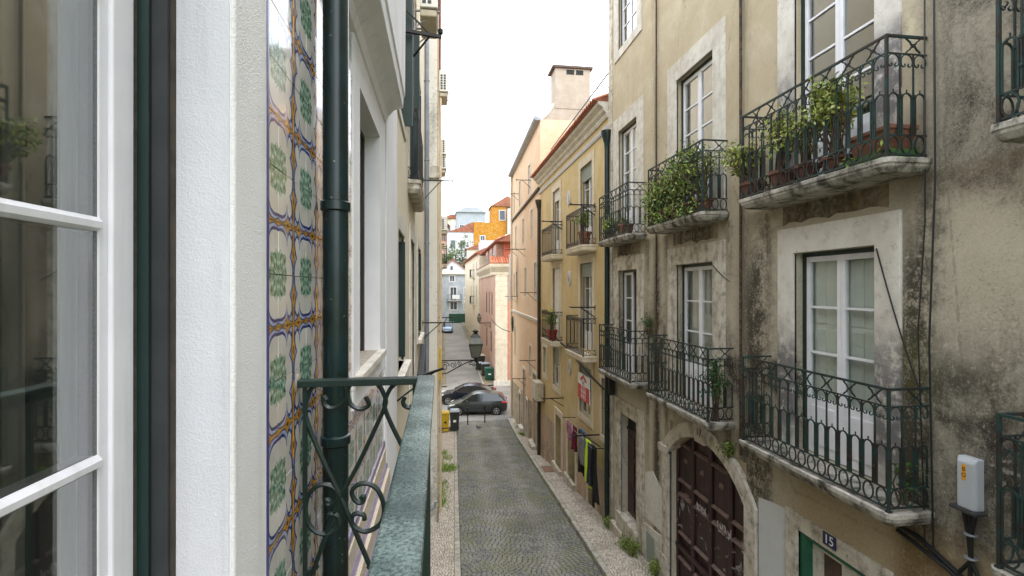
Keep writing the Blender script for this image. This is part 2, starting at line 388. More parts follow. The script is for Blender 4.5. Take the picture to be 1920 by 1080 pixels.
mat('calcada_joint', calcada_joint)
def asphalt_far():
    p = pos(); n = noise(p, .5, 5, .6); v = voro(p, 8, 'F1', 'Color'); n3 = noise(p, 20, 4)
    c = mix(ramp(n, .35, .65), lin('#76746f'), lin('#8d8a84')); c = mix(ramp(n3, .4, .6) * .35, c, lin('#5b5854'))
    return {'Base Color': c, 'Roughness': .7, 'Normal': bump(voro(p, 9), .4, .02)}
mat('far_road', asphalt_far)
plain('earth', '#5b6a3a', .95, 0, .3, .2)
def leaf(name, a, b):
    def fn():
        i = island(); c = mix(i, lin(a), lin(b))
        return {'Base Color': c, 'Roughness': .45, 'Subsurface Weight': .0}
    return mat(name, fn)
leaf('leaf_green', '#3c5a22', '#9caa54'); leaf('leaf_jade', '#557030', '#b2b65c'); leaf('leaf_dark', '#2c4a22', '#4f7236')
leaf('leaf_grass', '#5b7a2c', '#86a044'); leaf('leaf_tree', '#38461f', '#626c3c'); leaf('flower_yellow', '#d8c82c', '#e8dc4a')
plain('bark', '#5a4a3c', .9, 0, .3, 20)
plain('terracotta', '#7a5240', .8, 0, .2, 8, .2)
plain('old_terracotta', '#5e3d31', .85, 0, .3, 8, .3)
plain('soil', '#2e251d', .95, 0, .3, 30)
plain('pot_red', '#8e2f26', .5, 0, .15, 8)
plain('ac_white', '#dcdcd4', .45, 0, .06, 5)
plain('ac_tray', '#b5ab94', .6, 0, .15, 6)
plain('ac_dark', '#3c3d3d', .6, 0, .2, 6)
plain('zinc', '#8e9298', .4, .3, .15, 5)
plain('grey_pipe', '#7d828a', .5, .1, .15, 3)
plain('cream_pipe', '#c9b79a', .6, 0, .15, 3)
plain('brown_pipe', '#352d29', .45, 0, .2, 3)
plain('box_grey', '#b9bec2', .4, 0, .04, 5)
plain('label_orange', '#e8a020', .4, 0, .04, 5)
plain('sign_red', '#c5202c', .4, 0, .04, 5)
plain('sign_white', '#eef0f2', .4, 0, .02, 5)
plain('sign_blue', '#27406e', .4, 0, .02, 5)
plain('plate_blue', '#1f2350', .3, 0, .05, 5)
plain('car_grey', '#4a504f', .22, .5, .04, 3)
plain('car_blue', '#141b2c', .2, .4, .04, 3)
plain('car_pale_blue', '#9db4d2', .3, .2, .04, 3)
plain('car_glass', '#20282a', .06, 0, .1, 3, 0, .9)
plain('tyre', '#161616', .8, 0, .2, 9)
plain('alloy', '#b5b8ba', .3, .7, .06, 5)
plain('tail_red', '#c02020', .25, 0, .05, 5)
plain('lamp_clear', '#d8dcdc', .15, 0, .05, 5)
plain('chrome', '#c8cccc', .2, .9, .03, 5)
plain('bin_yellow', '#c2a21a', .5, 0, .12, 6)
plain('bin_dark', '#2c302e', .5, 0, .15, 6)
plain('bin_green', '#164e3a', .5, 0, .12, 6)
plain('bin_grey', '#8d98a0', .45, 0, .08, 6)
plain('hi_vis', '#dcff20', .7, 0, .05, 10)
plain('reflective_tape', '#b9c0c0', .35, 0, .05, 10)
plain('cloth_black', '#15161a', .9, 0, .2, 12)
plain('cloth_grey', '#7d7c80', .9, 0, .12, 12)
plain('cloth_charcoal', '#34363d', .9, 0, .15, 12)
plain('cloth_maroon', '#6c1c34', .9, 0, .15, 12)
plain('cloth_pink', '#a8708c', .9, 0, .25, 30)
plain('cloth_blue', '#5a7498', .9, 0, .3, 30)
plain('cloth_white', '#d6d8da', .9, 0, .05, 10)
plain('lantern_glass', '#605f55', .25, 0, .08, 5)
plain('far_window', '#4a5158', .25, 0, .2, 2)
plain('garage_green', '#173f30', .5, 0, .1, 2)
plain('pigeon_grey', '#4b4e54', .7, 0, .3, 30)
plain('rust_plate', '#7d5f4c', .8, 0, .2, 20)

# ------------------------------------------------------------------ mesh and object helpers
class Fr:
    """a facade: s runs along it, z up, d out of it towards the street"""
    def __init__(s, ox, oy, ang=0.0, side='R'):
        a = math.radians(ang); s.o = Vector((ox, oy, 0))
        if side == 'R': s.a = Vector((math.sin(a), math.cos(a), 0)); s.n = Vector((-math.cos(a), math.sin(a), 0))
        elif side == 'L': s.a = Vector((math.sin(a), math.cos(a), 0)); s.n = Vector((math.cos(a), -math.sin(a), 0))
        else: s.a = Vector((math.cos(a), math.sin(a), 0)); s.n = Vector((math.sin(a), -math.cos(a), 0))   # faces the camera
    def P(s, t, z, d=0.0):
        p = s.o + s.a * t + s.n * d; return Vector((p.x, p.y, z))
OFF = {}
class MB:
    def __init__(s): s.v = []; s.f = []; s.uv = []
    def add(s, vs, fs):
        o = len(s.v); s.v += [tuple(p) for p in vs]; s.f += [tuple(i + o for i in f) for f in fs]; return s
    def box(s, fr, a0, a1, z0, z1, d0, d1):
        P = fr.P
        vs = [P(a0, z0, d0), P(a1, z0, d0), P(a1, z1, d0), P(a0, z1, d0), P(a0, z0, d1), P(a1, z0, d1), P(a1, z1, d1), P(a0, z1, d1)]
        return s.add(vs, [(0, 1, 2, 3), (4, 7, 6, 5), (0, 4, 5, 1), (1, 5, 6, 2), (2, 6, 7, 3), (3, 7, 4, 0)])
    def cub(s, x0, x1, y0, y1, z0, z1):
        return s.box(WF, x0, x1, z0, z1, -y1, -y0)
    def prism(s, fr, pts, d0, d1):
        n = len(pts); vs = [fr.P(a, z, d0) for a, z in pts] + [fr.P(a, z, d1) for a, z in pts]
        fs = [tuple(range(n)), tuple(range(2 * n - 1, n - 1, -1))] + [(i, (i + 1) % n, n + (i + 1) % n, n + i) for i in range(n)]
        return s.add(vs, fs)
    def profile(s, fr, a0, a1, prof):
        """prof [(d,z)] swept along the facade"""
        n = len(prof); vs = [fr.P(a0, z, d) for d, z in prof] + [fr.P(a1, z, d) for d, z in prof]
        fs = [tuple(range(n)), tuple(range(2 * n - 1, n - 1, -1))] + [(i, (i + 1) % n, n + (i + 1) % n, n + i) for i in range(n)]
        return s.add(vs, fs)
    def tube(s, pts, r, n=5, closed=False, rs=None, flat=1.0):
        pts = [Vector(p) for p in pts]; m = len(pts); vs = []; up = None
        for i, p in enumerate(pts):
            if closed: t = pts[(i + 1) % m] - pts[i - 1]
            else: t = pts[min(i + 1, m - 1)] - pts[max(i - 1, 0)]
            t.normalize()
            if up is None:
                up = Vector((0, 0, 1)) if abs(t.z) < .9 else Vector((1, 0, 0))
            u = (up - t * up.dot(t))
            if u.length < 1e-5: u = t.orthogonal()
            u.normalize(); w = t.cross(u); up = u
            rr = rs[i] if rs else r
            for k in range(n):
                an = 2 * math.pi * (k + .5) / n
                vs.append(p + u * rr * math.cos(an) + w * rr * flat * math.sin(an))
        fs = []
        for i in range(m if closed else m - 1):
            j = (i + 1) % m
            for k in range(n):
                l = (k + 1) % n; fs.append((i * n + k, i * n + l, j * n + l, j * n + k))
        if not closed: fs += [tuple(range(n - 1, -1, -1)), tuple((m - 1) * n + k for k in range(n))]
        return s.add(vs, fs)
    def lathe(s, c, prof, n=14, axis=2):
        c = Vector(c); vs = []
        for r, h in prof:
            for k in range(n):
                a = 2 * math.pi * k / n; q = [r * math.cos(a), r * math.sin(a), h]
                if axis == 0: q = [h, q[0], q[1]]
                if axis == 1: q = [q[0], h, q[1]]
                vs.append(c + Vector(q))
        m = len(prof); fs = [(i * n + k, i * n + (k + 1) % n, (i + 1) * n + (k + 1) % n, (i + 1) * n + k) for i in range(m - 1) for k in range(n)]
        fs += [tuple(range(n - 1, -1, -1)), tuple((m - 1) * n + k for k in range(n))]
        return s.add(vs, fs)
    def loft(s, rings, cap=True):
        n = len(rings[0]); vs = [p for r in rings for p in r]; m = len(rings)
        fs = [(i * n + k, i * n + (k + 1) % n, (i + 1) * n + (k + 1) % n, (i + 1) * n + k) for i in range(m - 1) for k in range(n)]
        if cap: fs += [tuple(range(n - 1, -1, -1)), tuple((m - 1) * n + k for k in range(n))]
        return s.add(vs, fs)
    def mesh(s, name, m, smooth=False, fix=True):
        me = bpy.data.meshes.new(name); me.from_pydata(s.v, [], s.f)
        if fix:
            bm = bmesh.new(); bm.from_mesh(me); bmesh.ops.recalc_face_normals(bm, faces=bm.faces); bm.to_mesh(me); bm.free()
        me.materials.append(MATS[m])
        if smooth:
            for p in me.polygons: p.use_smooth = True
            me.set_sharp_from_angle(angle=math.radians(40))
        return me
    def build(s, name, m, parent=None, smooth=False, bevel=0, loc=(0, 0, 0), fix=True):
        return link(name, s.mesh(name, m, smooth, fix), parent, loc, bevel=bevel)
WF = Fr(0, 0, 0, 'F')
def link(name, me, parent=None, loc=(0, 0, 0), rot=None, scale=None, bevel=0):
    o = bpy.data.objects.new(name, me); COL.objects.link(o)
    loc = Vector(loc); OFF[o] = loc
    if parent: o.parent = parent; loc = loc - OFF[parent]
    o.location = loc
    if rot: o.rotation_euler = rot
    if scale: o.scale = scale
    if bevel:
        b = o.modifiers.new('bevel', 'BEVEL'); b.width = bevel; b.segments = 2; b.limit_method = 'ANGLE'; b.harden_normals = False
    return o
def tag(o, label=None, cat=None, group=None, kind=None):
    if label: o['label'] = label
    if cat: o['category'] = cat
    if group: o['group'] = group
    if kind: o['kind'] = kind
    return o
def thing(name, label, cat, loc=(0, 0, 0), group=None):
    o = bpy.data.objects.new(name, None); COL.objects.link(o); o.location = loc; o.empty_display_size = .2
    OFF[o] = Vector(loc); return tag(o, label, cat, group)
# pixel of the photograph -> point on a known surface
def ray(px, py):
    u = (px - 960) / FPX; v = (HY - py) / FPX
    return Vector((S8 + u * C8, C8 - u * S8, v))
def onX(px, py, X): r = ray(px, py); k = X / r.x; return Vector((X, r.y * k, r.z * k))
def onY(px, py, Y): r = ray(px, py); k = Y / r.y; return Vector((r.x * k, Y, r.z * k))
GT = np.array([-60, 28, 34, 36, 42, 46, 97, 104, 118, 150, 200, 300, 700.])
GZ = np.array([3.1, -8.34, -8.8, -8.85, -8.85, -8.78, -6.6, -6.2, -1., 9., 13., 12., 8.])
def G(t): return float(np.interp(t, GT, GZ))
def onG(px, py):
    r = ray(px, py); lo, hi = 2.0, 400.0
    f = lambda k: r.z * k - G(r.y * k)
    k = 2.0
    while f(k) > 0 and k < 300: k += .05
    return r * k

# ------------------------------------------------------------------ ground, road, pavements
def sheet(name, xs, ys, zf, m, parent=None, kind='structure'):
    b = MB(); nx = len(xs)
    b.v = [(xf(y) if callable(xf) else xf, y, zf(y)) for y in ys for xf in xs]
    b.f = [(j * nx + i, j * nx + i + 1, (j + 1) * nx + i + 1, (j + 1) * nx + i) for j in range(len(ys) - 1) for i in range(nx - 1)]
    o = b.build(name, m, parent, fix=False)
    if kind: o['kind'] = kind
    return o
xl = lambda t: .43 + (t - 10.9) * .0265        # left kerb, road side
xr = lambda t: 3.40 + (t - 10.3) * .046        # right kerb, road side
ROADN = -3.0; ROADF = 33.6
yr = [-60, -20, 0, 10, 20, 28, 31, 34, 36, 42, 46, 60, 80, 97, 104, 110, 118, 130, 150, 200, 300, 700]
sheet('ground', [-700, -200, -60, -20, 0, 20, 60, 200, 700], yr, lambda t: G(t) - .12, 'earth')
ys = [ROADN, 3, 8, 13, 18, 23, 28, 31, ROADF]
road = sheet('road', [xl, lambda t: (xl(t) + xr(t)) / 2, xr], ys, lambda t: G(t) - .012, 'joint')
cross = sheet('cross_street', [-60, -20, 0, 4, 20, 60], [ROADF, 36, 42, 45.5], lambda t: G(t) - .004, 'far_road')
fars = sheet('far_street', [.55, 3.9], [45.5, 46, 60, 80, 97.3], lambda t: G(t) + .0, 'far_road')
def stones(name, xa, xb, t0, t1, px, py, gap, zoff, h, m, parent, arc, rel):
    V8 = []; t = t0; row = 0
    while t < t1:
        w = RNG.uniform(.85, 1.15, 200) * px; x = xa(t) - RNG.uniform(0, px); k = 0
        while x < xb(t):
            x1 = x + w[k]; k += 1
            c0, c1 = max(x, xa(t)), min(x1, xb(t))
            if c1 - c0 > px * .35:
                ta = t + arc(.5 * (c0 + c1)) ; tb = ta + py
                z = G(.5 * (ta + tb)) + zoff + RNG.normal(0, rel)
                j = RNG.uniform(-.006, .006, 8) * (px / .1)
                sl = -(G(tb) - G(ta)); tl = RNG.normal(0, rel * .5)
                g = gap / 2; e = px * .09
                X = (c0 + g + j[0], c1 - g + j[1], c1 - g + j[2], c0 + g + j[3]); Y = (ta + g + j[4], ta + g + j[5], tb - g + j[6], tb - g + j[7])
                cx, cy = sum(X) / 4, sum(Y) / 4
                for q in range(4): V8.append((X[q], Y[q], z - h - (sl if q > 1 else 0) + sl / 2))
                for q in range(4):
                    V8.append((X[q] + math.copysign(e, cx - X[q]), Y[q] + math.copysign(e, cy - Y[q]), z + (tl if q in (0, 3) else -tl) - (sl if q > 1 else 0) + sl / 2))
            x = x1
        t += py; row += 1
    n = len(V8) // 8; base = np.array([(4, 5, 6, 7), (0, 1, 5, 4), (1, 2, 6, 5), (2, 3, 7, 6), (3, 0, 4, 7)])
    F = (base[None] + (np.arange(n) * 8)[:, None, None]).reshape(-1, 4)
    me = bpy.data.meshes.new(name); me.from_pydata(V8, [], F.tolist()); me.materials.append(MATS[m])
    return tag(link(name, me, parent), kind='stuff')
stones('paving_sett', lambda t: xl(t) + .01, lambda t: xr(t) - .01, 8.2, ROADF - .2, .112, .098, .012, .006, .03, 'sett', road,
       lambda x: .16 * math.cos((x - .9) * 2.3), .004)
def wallx(t):   # right-hand house fronts
    return 4.5 if t < 22.8 else 4.52 + (t - 22.8) * math.tan(math.radians(1.9))
pr = sheet('pavement', [lambda t: xr(t) + .13, wallx], ys, lambda t: G(t) + .088, 'calcada_joint')
stones('pavement_stone', lambda t: xr(t) + .135, lambda t: wallx(t) - .005, 8.2, ROADF - .1, .062, .062, .009, .1, .02, 'calcada', pr, lambda x: .03 * math.sin(x * 20), .003)
leftx = lambda t: -.436 if t < 14 else -.08
pl = sheet('pavement', [leftx, lambda t: xl(t) - .13], [ROADN, 3, 8, 13.99, 14.0, 18, 23, 28, 31, ROADF], lambda t: G(t) + .088, 'calcada_joint')
stones('pavement_stone', lambda t: leftx(t) + .005, lambda t: xl(t) - .135, 8.2, ROADF - .1, .062, .062, .009, .1, .02, 'calcada', pl, lambda x: .03 * math.sin(x * 20), .003)
fp = sheet('pavement', [3.9, 4.98], [45.5, 46, 60, 80, 97.3], lambda t: G(t) + .10, 'calcada_joint')
fp2 = sheet('pavement', [-.2, .55], [45.5, 46, 60, 80, 97.3], lambda t: G(t) + .10, 'calcada_joint')
def kerbs(parent, xf, w, t0, t1, name='kerb_stone'):
    t = t0
    while t < t1:
        ln = random.uniform(.8, 1.25); a, b = t + .006, min(t + ln, t1) - .006; b_ = MB()
        dz = random.uniform(-.006, .006); za, zb = G(a), G(b); xa0, xb0 = xf(a), xf(b)
        q = [(xa0, a), (xa0 + w, a), (xb0 + w, b), (xb0, b)]; zz = (za, za, zb, zb)
        vs = [(x, y, z - .1) for (x, y), z in zip(q, zz)] + [(x, y, z + .104 + dz) for (x, y), z in zip(q, zz)]
        b_.add(vs, [(0, 1, 2, 3), (4, 5, 6, 7), (0, 1, 5, 4), (1, 2, 6, 5), (2, 3, 7, 6), (3, 0, 4, 7)])
        b_.build(name, 'kerb_stone', parent, bevel=.015); t += ln
kerbs(pr, xr, .128, 7.5, ROADF - .05); kerbs(pl, lambda t: xl(t) - .13, .128, 7.5, ROADF - .05)
kerbs(fp, lambda t: 3.78, .12, 45.6, 75)

# ------------------------------------------------------------------ building helpers
def facade(fr, a0, a1, z0, z1, holes, m, parent, rec=.22, back=6.0, name='wall'):
    """front skin with openings and their reveals, and the closed volume behind it"""
    ss = sorted({a0, a1} | {h[0] for h in holes} | {h[1] for h in holes}); zz = sorted({z0, z1} | {h[2] for h in holes} | {h[3] for h in holes})
    b = MB(); P = fr.P
    ix = {}
    def vid(a, z, d):
        k = (round(a, 4), round(z, 4), round(d, 4))
        if k not in ix: ix[k] = len(b.v); b.v.append(tuple(P(a, z, d)))
        return ix[k]
    for i in range(len(ss) - 1):
        for j in range(len(zz) - 1):
            ca, cz = (ss[i] + ss[i + 1]) / 2, (zz[j] + zz[j + 1]) / 2
            if any(h[0] < ca < h[1] and h[2] < cz < h[3] for h in holes): continue
            b.f.append((vid(ss[i], zz[j], 0), vid(ss[i + 1], zz[j], 0), vid(ss[i + 1], zz[j + 1], 0), vid(ss[i], zz[j + 1], 0)))
    for h in holes:
        r = h[4] if len(h) > 4 else rec
        for (p, q) in (((h[0], h[2]), (h[1], h[2])), ((h[1], h[2]), (h[1], h[3])), ((h[1], h[3]), (h[0], h[3])), ((h[0], h[3]), (h[0], h[2]))):
            b.f.append((vid(*p, 0), vid(*q, 0), vid(*q, -r - .02), vid(*p, -r - .02)))
    B = -back
    for q in ([(a0, z0, 0), (a0, z1, 0), (a0, z1, B), (a0, z0, B)], [(a1, z0, 0), (a1, z1, 0), (a1, z1, B), (a1, z0, B)],
              [(a0, z1, 0), (a1, z1, 0), (a1, z1, B), (a0, z1, B)], [(a0, z0, B), (a1, z0, B), (a1, z1, B), (a0, z1, B)]):
        b.f.append(tuple(vid(*k) for k in q))
    return b.build(name, m, parent, fix=False)
def surround(parent, fr, s0, s1, z0, z1, w, top, m='stone', proud=.025, name='window_surround', bottom=None):
    b = MB(); o0, o1 = s0 - w, s1 + w
    if bottom is None:
        pts = [(o0, z0), (s0, z0), (s0, z1), (s1, z1), (s1, z0), (o1, z0), (o1, z1 + top), (o0, z1 + top)]
        b.prism(fr, pts, -.03, proud)
    else:
        zb = z0 - bottom; P = fr.P; vs = []
        for d in (-.03, proud):
            vs += [P(o0, zb, d), P(o1, zb, d), P(o1, z1 + top, d), P(o0, z1 + top, d), P(s0, z0, d), P(s1, z0, d), P(s1, z1, d), P(s0, z1, d)]
        fs = []
        for i in range(4):
            j = (i + 1) % 4
            fs += [(i, j, 4 + j, 4 + i), (8 + i, 12 + i, 12 + j, 8 + j), (i, 8 + i, 8 + j, j), (4 + i, 4 + j, 12 + j, 12 + i)]
        b.add(vs, fs)
    return b.build(name, m, parent, bevel=.008)
def window(parent, fr, s0, s1, z0, z1, rec=.2, rows=3, panel=.0, leaves=2, frame='green_paint', leaf='old_white_paint', back='curtain',
           glassm='glass', backd=.1, fw=.05, open_leaf=None, label=None, st=.058, panelled=False, name='window'):
    """outer frame > leaves, a pane per light, what hangs behind the glass"""
    b = MB(); pts = [(s0, z0), (s0 + fw, z0), (s0 + fw, z1 - fw), (s1 - fw, z1 - fw), (s1 - fw, z0), (s1, z0), (s1, z1), (s0, z1)]
    b.prism(fr, pts, -rec - .01, -rec + .06)
    w = b.build(name, frame, parent)
    if label: w['label'] = label
    a, c = s0 + fw + .003, s1 - fw - .003; zt, zb = z1 - fw - .003, z0 + .015
    lw = (c - a) / leaves; zp = zb + panel
    for L in range(leaves):
        if open_leaf == L: continue
        p, q = a + L * lw + .002, a + (L + 1) * lw - .002; b = MB()
        d0, d1 = -rec + .0, -rec + .045
        inner = []
        hz = [zp + .07 if panel else zb + .07]; zlow = hz[0]; ztop = zt - .065
        ph = (ztop - zlow) / rows
        # stiles and rails as one frame mesh
        b.box(fr, p, p + st, zb, zt, d0, d1); b.box(fr, q - st, q, zb, zt, d0, d1)
        b.box(fr, p + st, q - st, ztop, zt, d0 + .001, d1 - .001); b.box(fr, p + st, q - st, zb, zlow, d0 + .001, d1 - .001)
        if panel:
            b.box(fr, p + st + .04, q - st - .04, zb + .12, zlow - .1, d1 - .003, d1 + .012)
        b.build('leaf_frame', leaf, w)
        for r in range(rows):
            y0, y1 = zlow + r * ph, zlow + (r + 1) * ph
            if r:
                MB().box(fr, p + st, q - st, y0 - .014, y0 + .014, d0 + .002, d1 - .004).build('glazing_bar', leaf, w)
            MB().box(fr, p + st, q - st, y0 + (.014 if r else 0), y1 - (.014 if r < rows - 1 else 0), -rec + .018, -rec + .022).build('pane', glassm, w)
    if back:
        b = MB()
        if panelled:
            b.box(fr, s0 - .05, s1 + .05, z0 - .02, z1 + .02, -rec - backd - .03, -rec - backd)
            n = 4; ww = (c - a) / n
            for i in range(n):
                for (y0, y1) in ((.06, .28), (.31, .62), (.65, .95)):
                    b.box(fr, a + i * ww + .05, a + (i + 1) * ww - .05, z0 + (z1 - z0) * y0, z0 + (z1 - z0) * y1, -rec - backd - .005, -rec - backd + .014)
        elif back.startswith('room'):
            D = 1.2
            vs = [fr.P(k, z, d) for d in (-rec - .012, -rec - D) for k, z in ((s0 - .03, z0 - .03), (s1 + .03, z0 - .03), (s1 + .03, z1 + .03), (s0 - .03, z1 + .03))]
            b.add(vs, [(4, 5, 6, 7), (0, 1, 5, 4), (1, 2, 6, 5), (2, 3, 7, 6), (3, 0, 4, 7)])
        else:   # hanging curtain with soft folds
            N = 28; vs = []
            for i in range(N + 1):
                k = s0 - .03 + (s1 - s0 + .06) * i / N; dd = -rec - backd + .015 * math.sin(i * 1.35) + .008 * math.sin(i * .61)
                vs += [fr.P(k, z0 - .02, dd), fr.P(k, z1 + .02, dd)]
            b.add(vs, [(2 * i, 2 * i + 1, 2 * i + 3, 2 * i + 2) for i in range(N)])
        b.build('shutter' if panelled else ('room' if back.startswith('room') else 'curtain'), back, w, fix=not back.startswith('room'))
    return w
# ---- wrought iron: one mesh of each kind, shared by every balcony (local x along the rail, z up)
BW = .152
def arcpts(cx, cz, r, a0, a1, n, rz=None):
    rz = rz or r
    return [(cx + r * math.cos(math.radians(a0 + (a1 - a0) * i / n)), 0, cz + rz * math.sin(math.radians(a0 + (a1 - a0) * i / n))) for i in range(n + 1)]
def iron_meshes():
    I = {}; w = BW
    I['baluster'] = MB().box(WF, -.0065, .0065, 0, .60, -.0065, .0065).box(WF, -.013, .013, .12, .14, -.013, .013).box(WF, -.013, .013, .28, .30, -.013, .013).mesh('baluster', 'balcony_iron')
    # inverted-U hoop with a little finial, legs stand beside the balusters
    r = w / 2 - .022
    I['hoop'] = MB().tube([(-r, 0, 0), (-r, 0, .17), (-r, 0, .33)] + arcpts(0, .33, r, 180, 0, 8)[1:] + [(r, 0, .17), (r, 0, 0)], .0092, 4).tube([(0, 0, .33 + r), (0, 0, .33 + r + .035)], .006, 4).mesh('hoop', 'balcony_iron')
    # arch below the second rail whose ends roll inwards
    R = w / 2 - .008
    pts = [(-.024, 0, .088), (-.014, 0, .074), (-.022, 0, .060), (-.038, 0, .058), (-R + .006, 0, .075), (-R, 0, .105)] + arcpts(0, .105, R, 180, 0, 8)[1:] + \
          [(R - .006, 0, .075), (.038, 0, .058), (.022, 0, .060), (.014, 0, .074), (.024, 0, .088)]
    I['scroll'] = MB().tube(pts, .007, 4).mesh('scroll', 'balcony_iron')
    # curved cross under the handrail
    q = []
    for sx in (-1, 1):
        for sz in (-1, 1):
            q.append([(0, 0, .075), (sx * .022, 0, .075 + sz * .012), (sx * .034, 0, .075 + sz * .034), (sx * .055, 0, .075 + sz * .048), (sx * .075, 0, .075 + sz * .066)])
    b = MB()
    for p in q: b.tube(p, .0085, 4)
    b.box(WF, -.014, .014, .062, .088, -.012, .012)
    I['cross_bracket'] = b.mesh('cross_bracket', 'balcony_iron')
    I['ring'] = MB().tube(arcpts(0, .085, .058, 0, 360, 12, .082)[:-1], .0085, 4, closed=True).mesh('ring', 'balcony_iron')
    I['round_ring'] = MB().tube(arcpts(0, .06, .052, 0, 360, 10)[:-1], .009, 4, closed=True).mesh('ring', 'dark_iron')
    I['thin_bar'] = MB().box(WF, -.008, .008, 0, .74, -.008, .008).mesh('baluster', 'dark_iron')
    I['thin_bar_hi'] = I['thin_bar']
    return I
IRON = iron_meshes()
def balcony(parent, fr, s0, s1, zs, depth=.42, style='ornate', label=None, slabm='slab_stone', h=1.13, thick=.13, iron='balcony_iron', ext=(.06, .06)):
    P = fr.P; b = MB(); e0, e1 = s0 - ext[0], s1 + ext[1]; D = depth + .05; c = .05
    def ring(z, D, c, g=0): return [P(e0 + g, z, -.02), P(e0 + g, z, D - c), P(e0 + g + c, z, D), P(e1 - g - c, z, D), P(e1 - g, z, D - c), P(e1 - g, z, -.02)]
    b.loft([ring(zs - thick, D - .05, c, .05), ring(zs - thick + .05, D - .015, c, .015), ring(zs - .055, D - .01, c, .012), ring(zs - .05, D, c), ring(zs, D, c)])
    sl = b.build('balcony', slabm, parent, bevel=.012)
    if label: sl['label'] = label
    rt, z0 = zs + h, zs + .035
    def rail(name, z, w, t, dd=0):
        b = MB()
        for (A, B_) in ((P(s0, z, 0), P(s0, z, depth)), (P(s0, z, depth), P(s1, z, depth)), (P(s1, z, depth), P(s1, z, 0))): b.tube([A, B_], w, 4, flat=t)
        return b.build(name, iron, sl)
    rail('handrail', rt, .016, 1.0); rail('rail', z0, .011, 1.0); sides = []
    yaw = math.atan2(fr.a.y, fr.a.x); yn = math.atan2(fr.n.y, fr.n.x)
    for (k, d) in ((s0, depth), (s1, depth)):
        MB().box(fr, k - .012, k + .012, zs - .0, rt + .012, d - .012, d + .012).box(fr, k - .02, k + .02, zs - .02, zs + .02, d - .02, d + .02).build('post', iron, sl)
    nb = max(2, round((s1 - s0) / BW)); bw = (s1 - s0) / nb; ns = max(2, round(depth / BW)); bs = depth / ns
    slots = [(P(s0 + (i + .5) * bw, 0, depth), yaw, bw / BW, i, nb) for i in range(nb)] + [(P(k, 0, (i + .5) * bs), yn, bs / BW, i, ns) for k in (s0, s1) for i in range(ns)]
    edges = [(P(s0 + i * bw, 0, depth), yaw, i) for i in range(1, nb)] + [(P(k, 0, i * bs), yn, i) for k in (s0, s1) for i in range(1, ns)]
    def put_(mesh, name, p, z, yaw, sx=1.0, sz=1.0):
        link(name, IRON[mesh], sl, (p.x, p.y, z), (0, 0, yaw), (sx, 1, sz))
    if style == 'ornate':
        rail('rail', rt - .16, .009, 1.0); rail('rail', z0 + .18, .009, 1.0)
        zb = z0 + .18; zu = rt - .16; hh = (zu - zb)
        for p, a, sx, i, n in slots:
            put_('hoop', 'hoop', p, zb, a, sx, hh / .745); put_('scroll', 'scroll', p, zu - .178, a, sx)
            put_('ring', 'ring', p, z0 + .005, a, sx)
        for p, a, i in edges:
            put_('baluster', 'baluster', p, zb, a, 1, hh / .60)
            if i % 2: put_('cross_bracket', 'cross_bracket', p, rt - .155, a, 1.0)
    else:
        rail('rail', rt - .14, .008, 1.0); rail('rail', z0 + .14, .008, 1.0)
        for p, a, sx, i, n in slots:
            put_('round_ring', 'ring', p, rt - .133, a, sx); put_('round_ring', 'ring', p, z0 + .012, a, sx)
        for p, a, i in edges: put_('thin_bar', 'baluster', p, z0 + .14, a, 1, (rt - .14 - z0 - .14) / .74)
    return sl
def tubes(name, label, cat, pts, r, m, n=8, group=None, collars=(), rc=None):
    """a pipe or a cable: one run, with its clips"""
    if collars:
        t = thing(name, label, cat, pts[-1], group); MB().tube(pts, r, n).build('pipe', m, t, smooth=True)
        for z in collars:
            MB().lathe((pts[0][0], pts[0][1], z), [(r, -.02), (rc or r * 1.22, -.014), (rc or r * 1.22, .014), (r, .02)], n).build('collar', m, t, smooth=True)
        return t
    return tag(MB().tube(pts, r, n).build(name, m, smooth=True), label, cat, group)
def sag(p, q, drop, n=10):
    p, q = Vector(p), Vector(q)
    return [p.lerp(q, i / n) - Vector((0, 0, drop * 4 * (i / n) * (1 - i / n))) for i in range(n + 1)]

# ------------------------------------------------------------------ the weathered house across the street
RF = Fr(4.5, 0, 0, 'R')
H1 = thing('apartment_building', 'weathered ochre and grey apartment house with iron balconies and arched portal', 'building', (4.5, 5, G(5)))
FLO, FUP, F3 = -2.06, 1.21, 4.48
cols = {'C': (4.70, 5.93), 'B': (7.87, 9.20), 'A': (11.17, 12.40), 'D': (1.44, 2.70)}
holes = []
for k, (a, b) in cols.items():
    holes += [(a, b, FLO, .45, .2), (a, b, FUP, 3.98, .2), (a, b, 6.05, 7.6, .15)]
holes += [(11.18, 12.23, -5.62, -3.10, .19), (6.97, 9.50, -6.6, -2.60, .22), (4.72, 5.86, -5.35, -3.05, .2)]
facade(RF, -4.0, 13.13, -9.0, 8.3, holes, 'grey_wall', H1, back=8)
names = {'C': 'near', 'B': 'middle', 'A': 'far', 'D': 'edge'}
for k, (a, b) in cols.items():
    mm = 'weathered_jamb' if k in 'CD' else 'stone'
    lw = .30 if k in 'CD' else .36
    surround(H1, RF, a, b, FLO, .45, lw, .33, mm, .03); surround(H1, RF, a, b, FUP, 3.98, lw, .36, 'pale_stone' if k in 'AB' else mm, .03)
    surround(H1, RF, a, b, 6.05, 7.6, .28, .3, 'pale_stone', .03, bottom=.22)
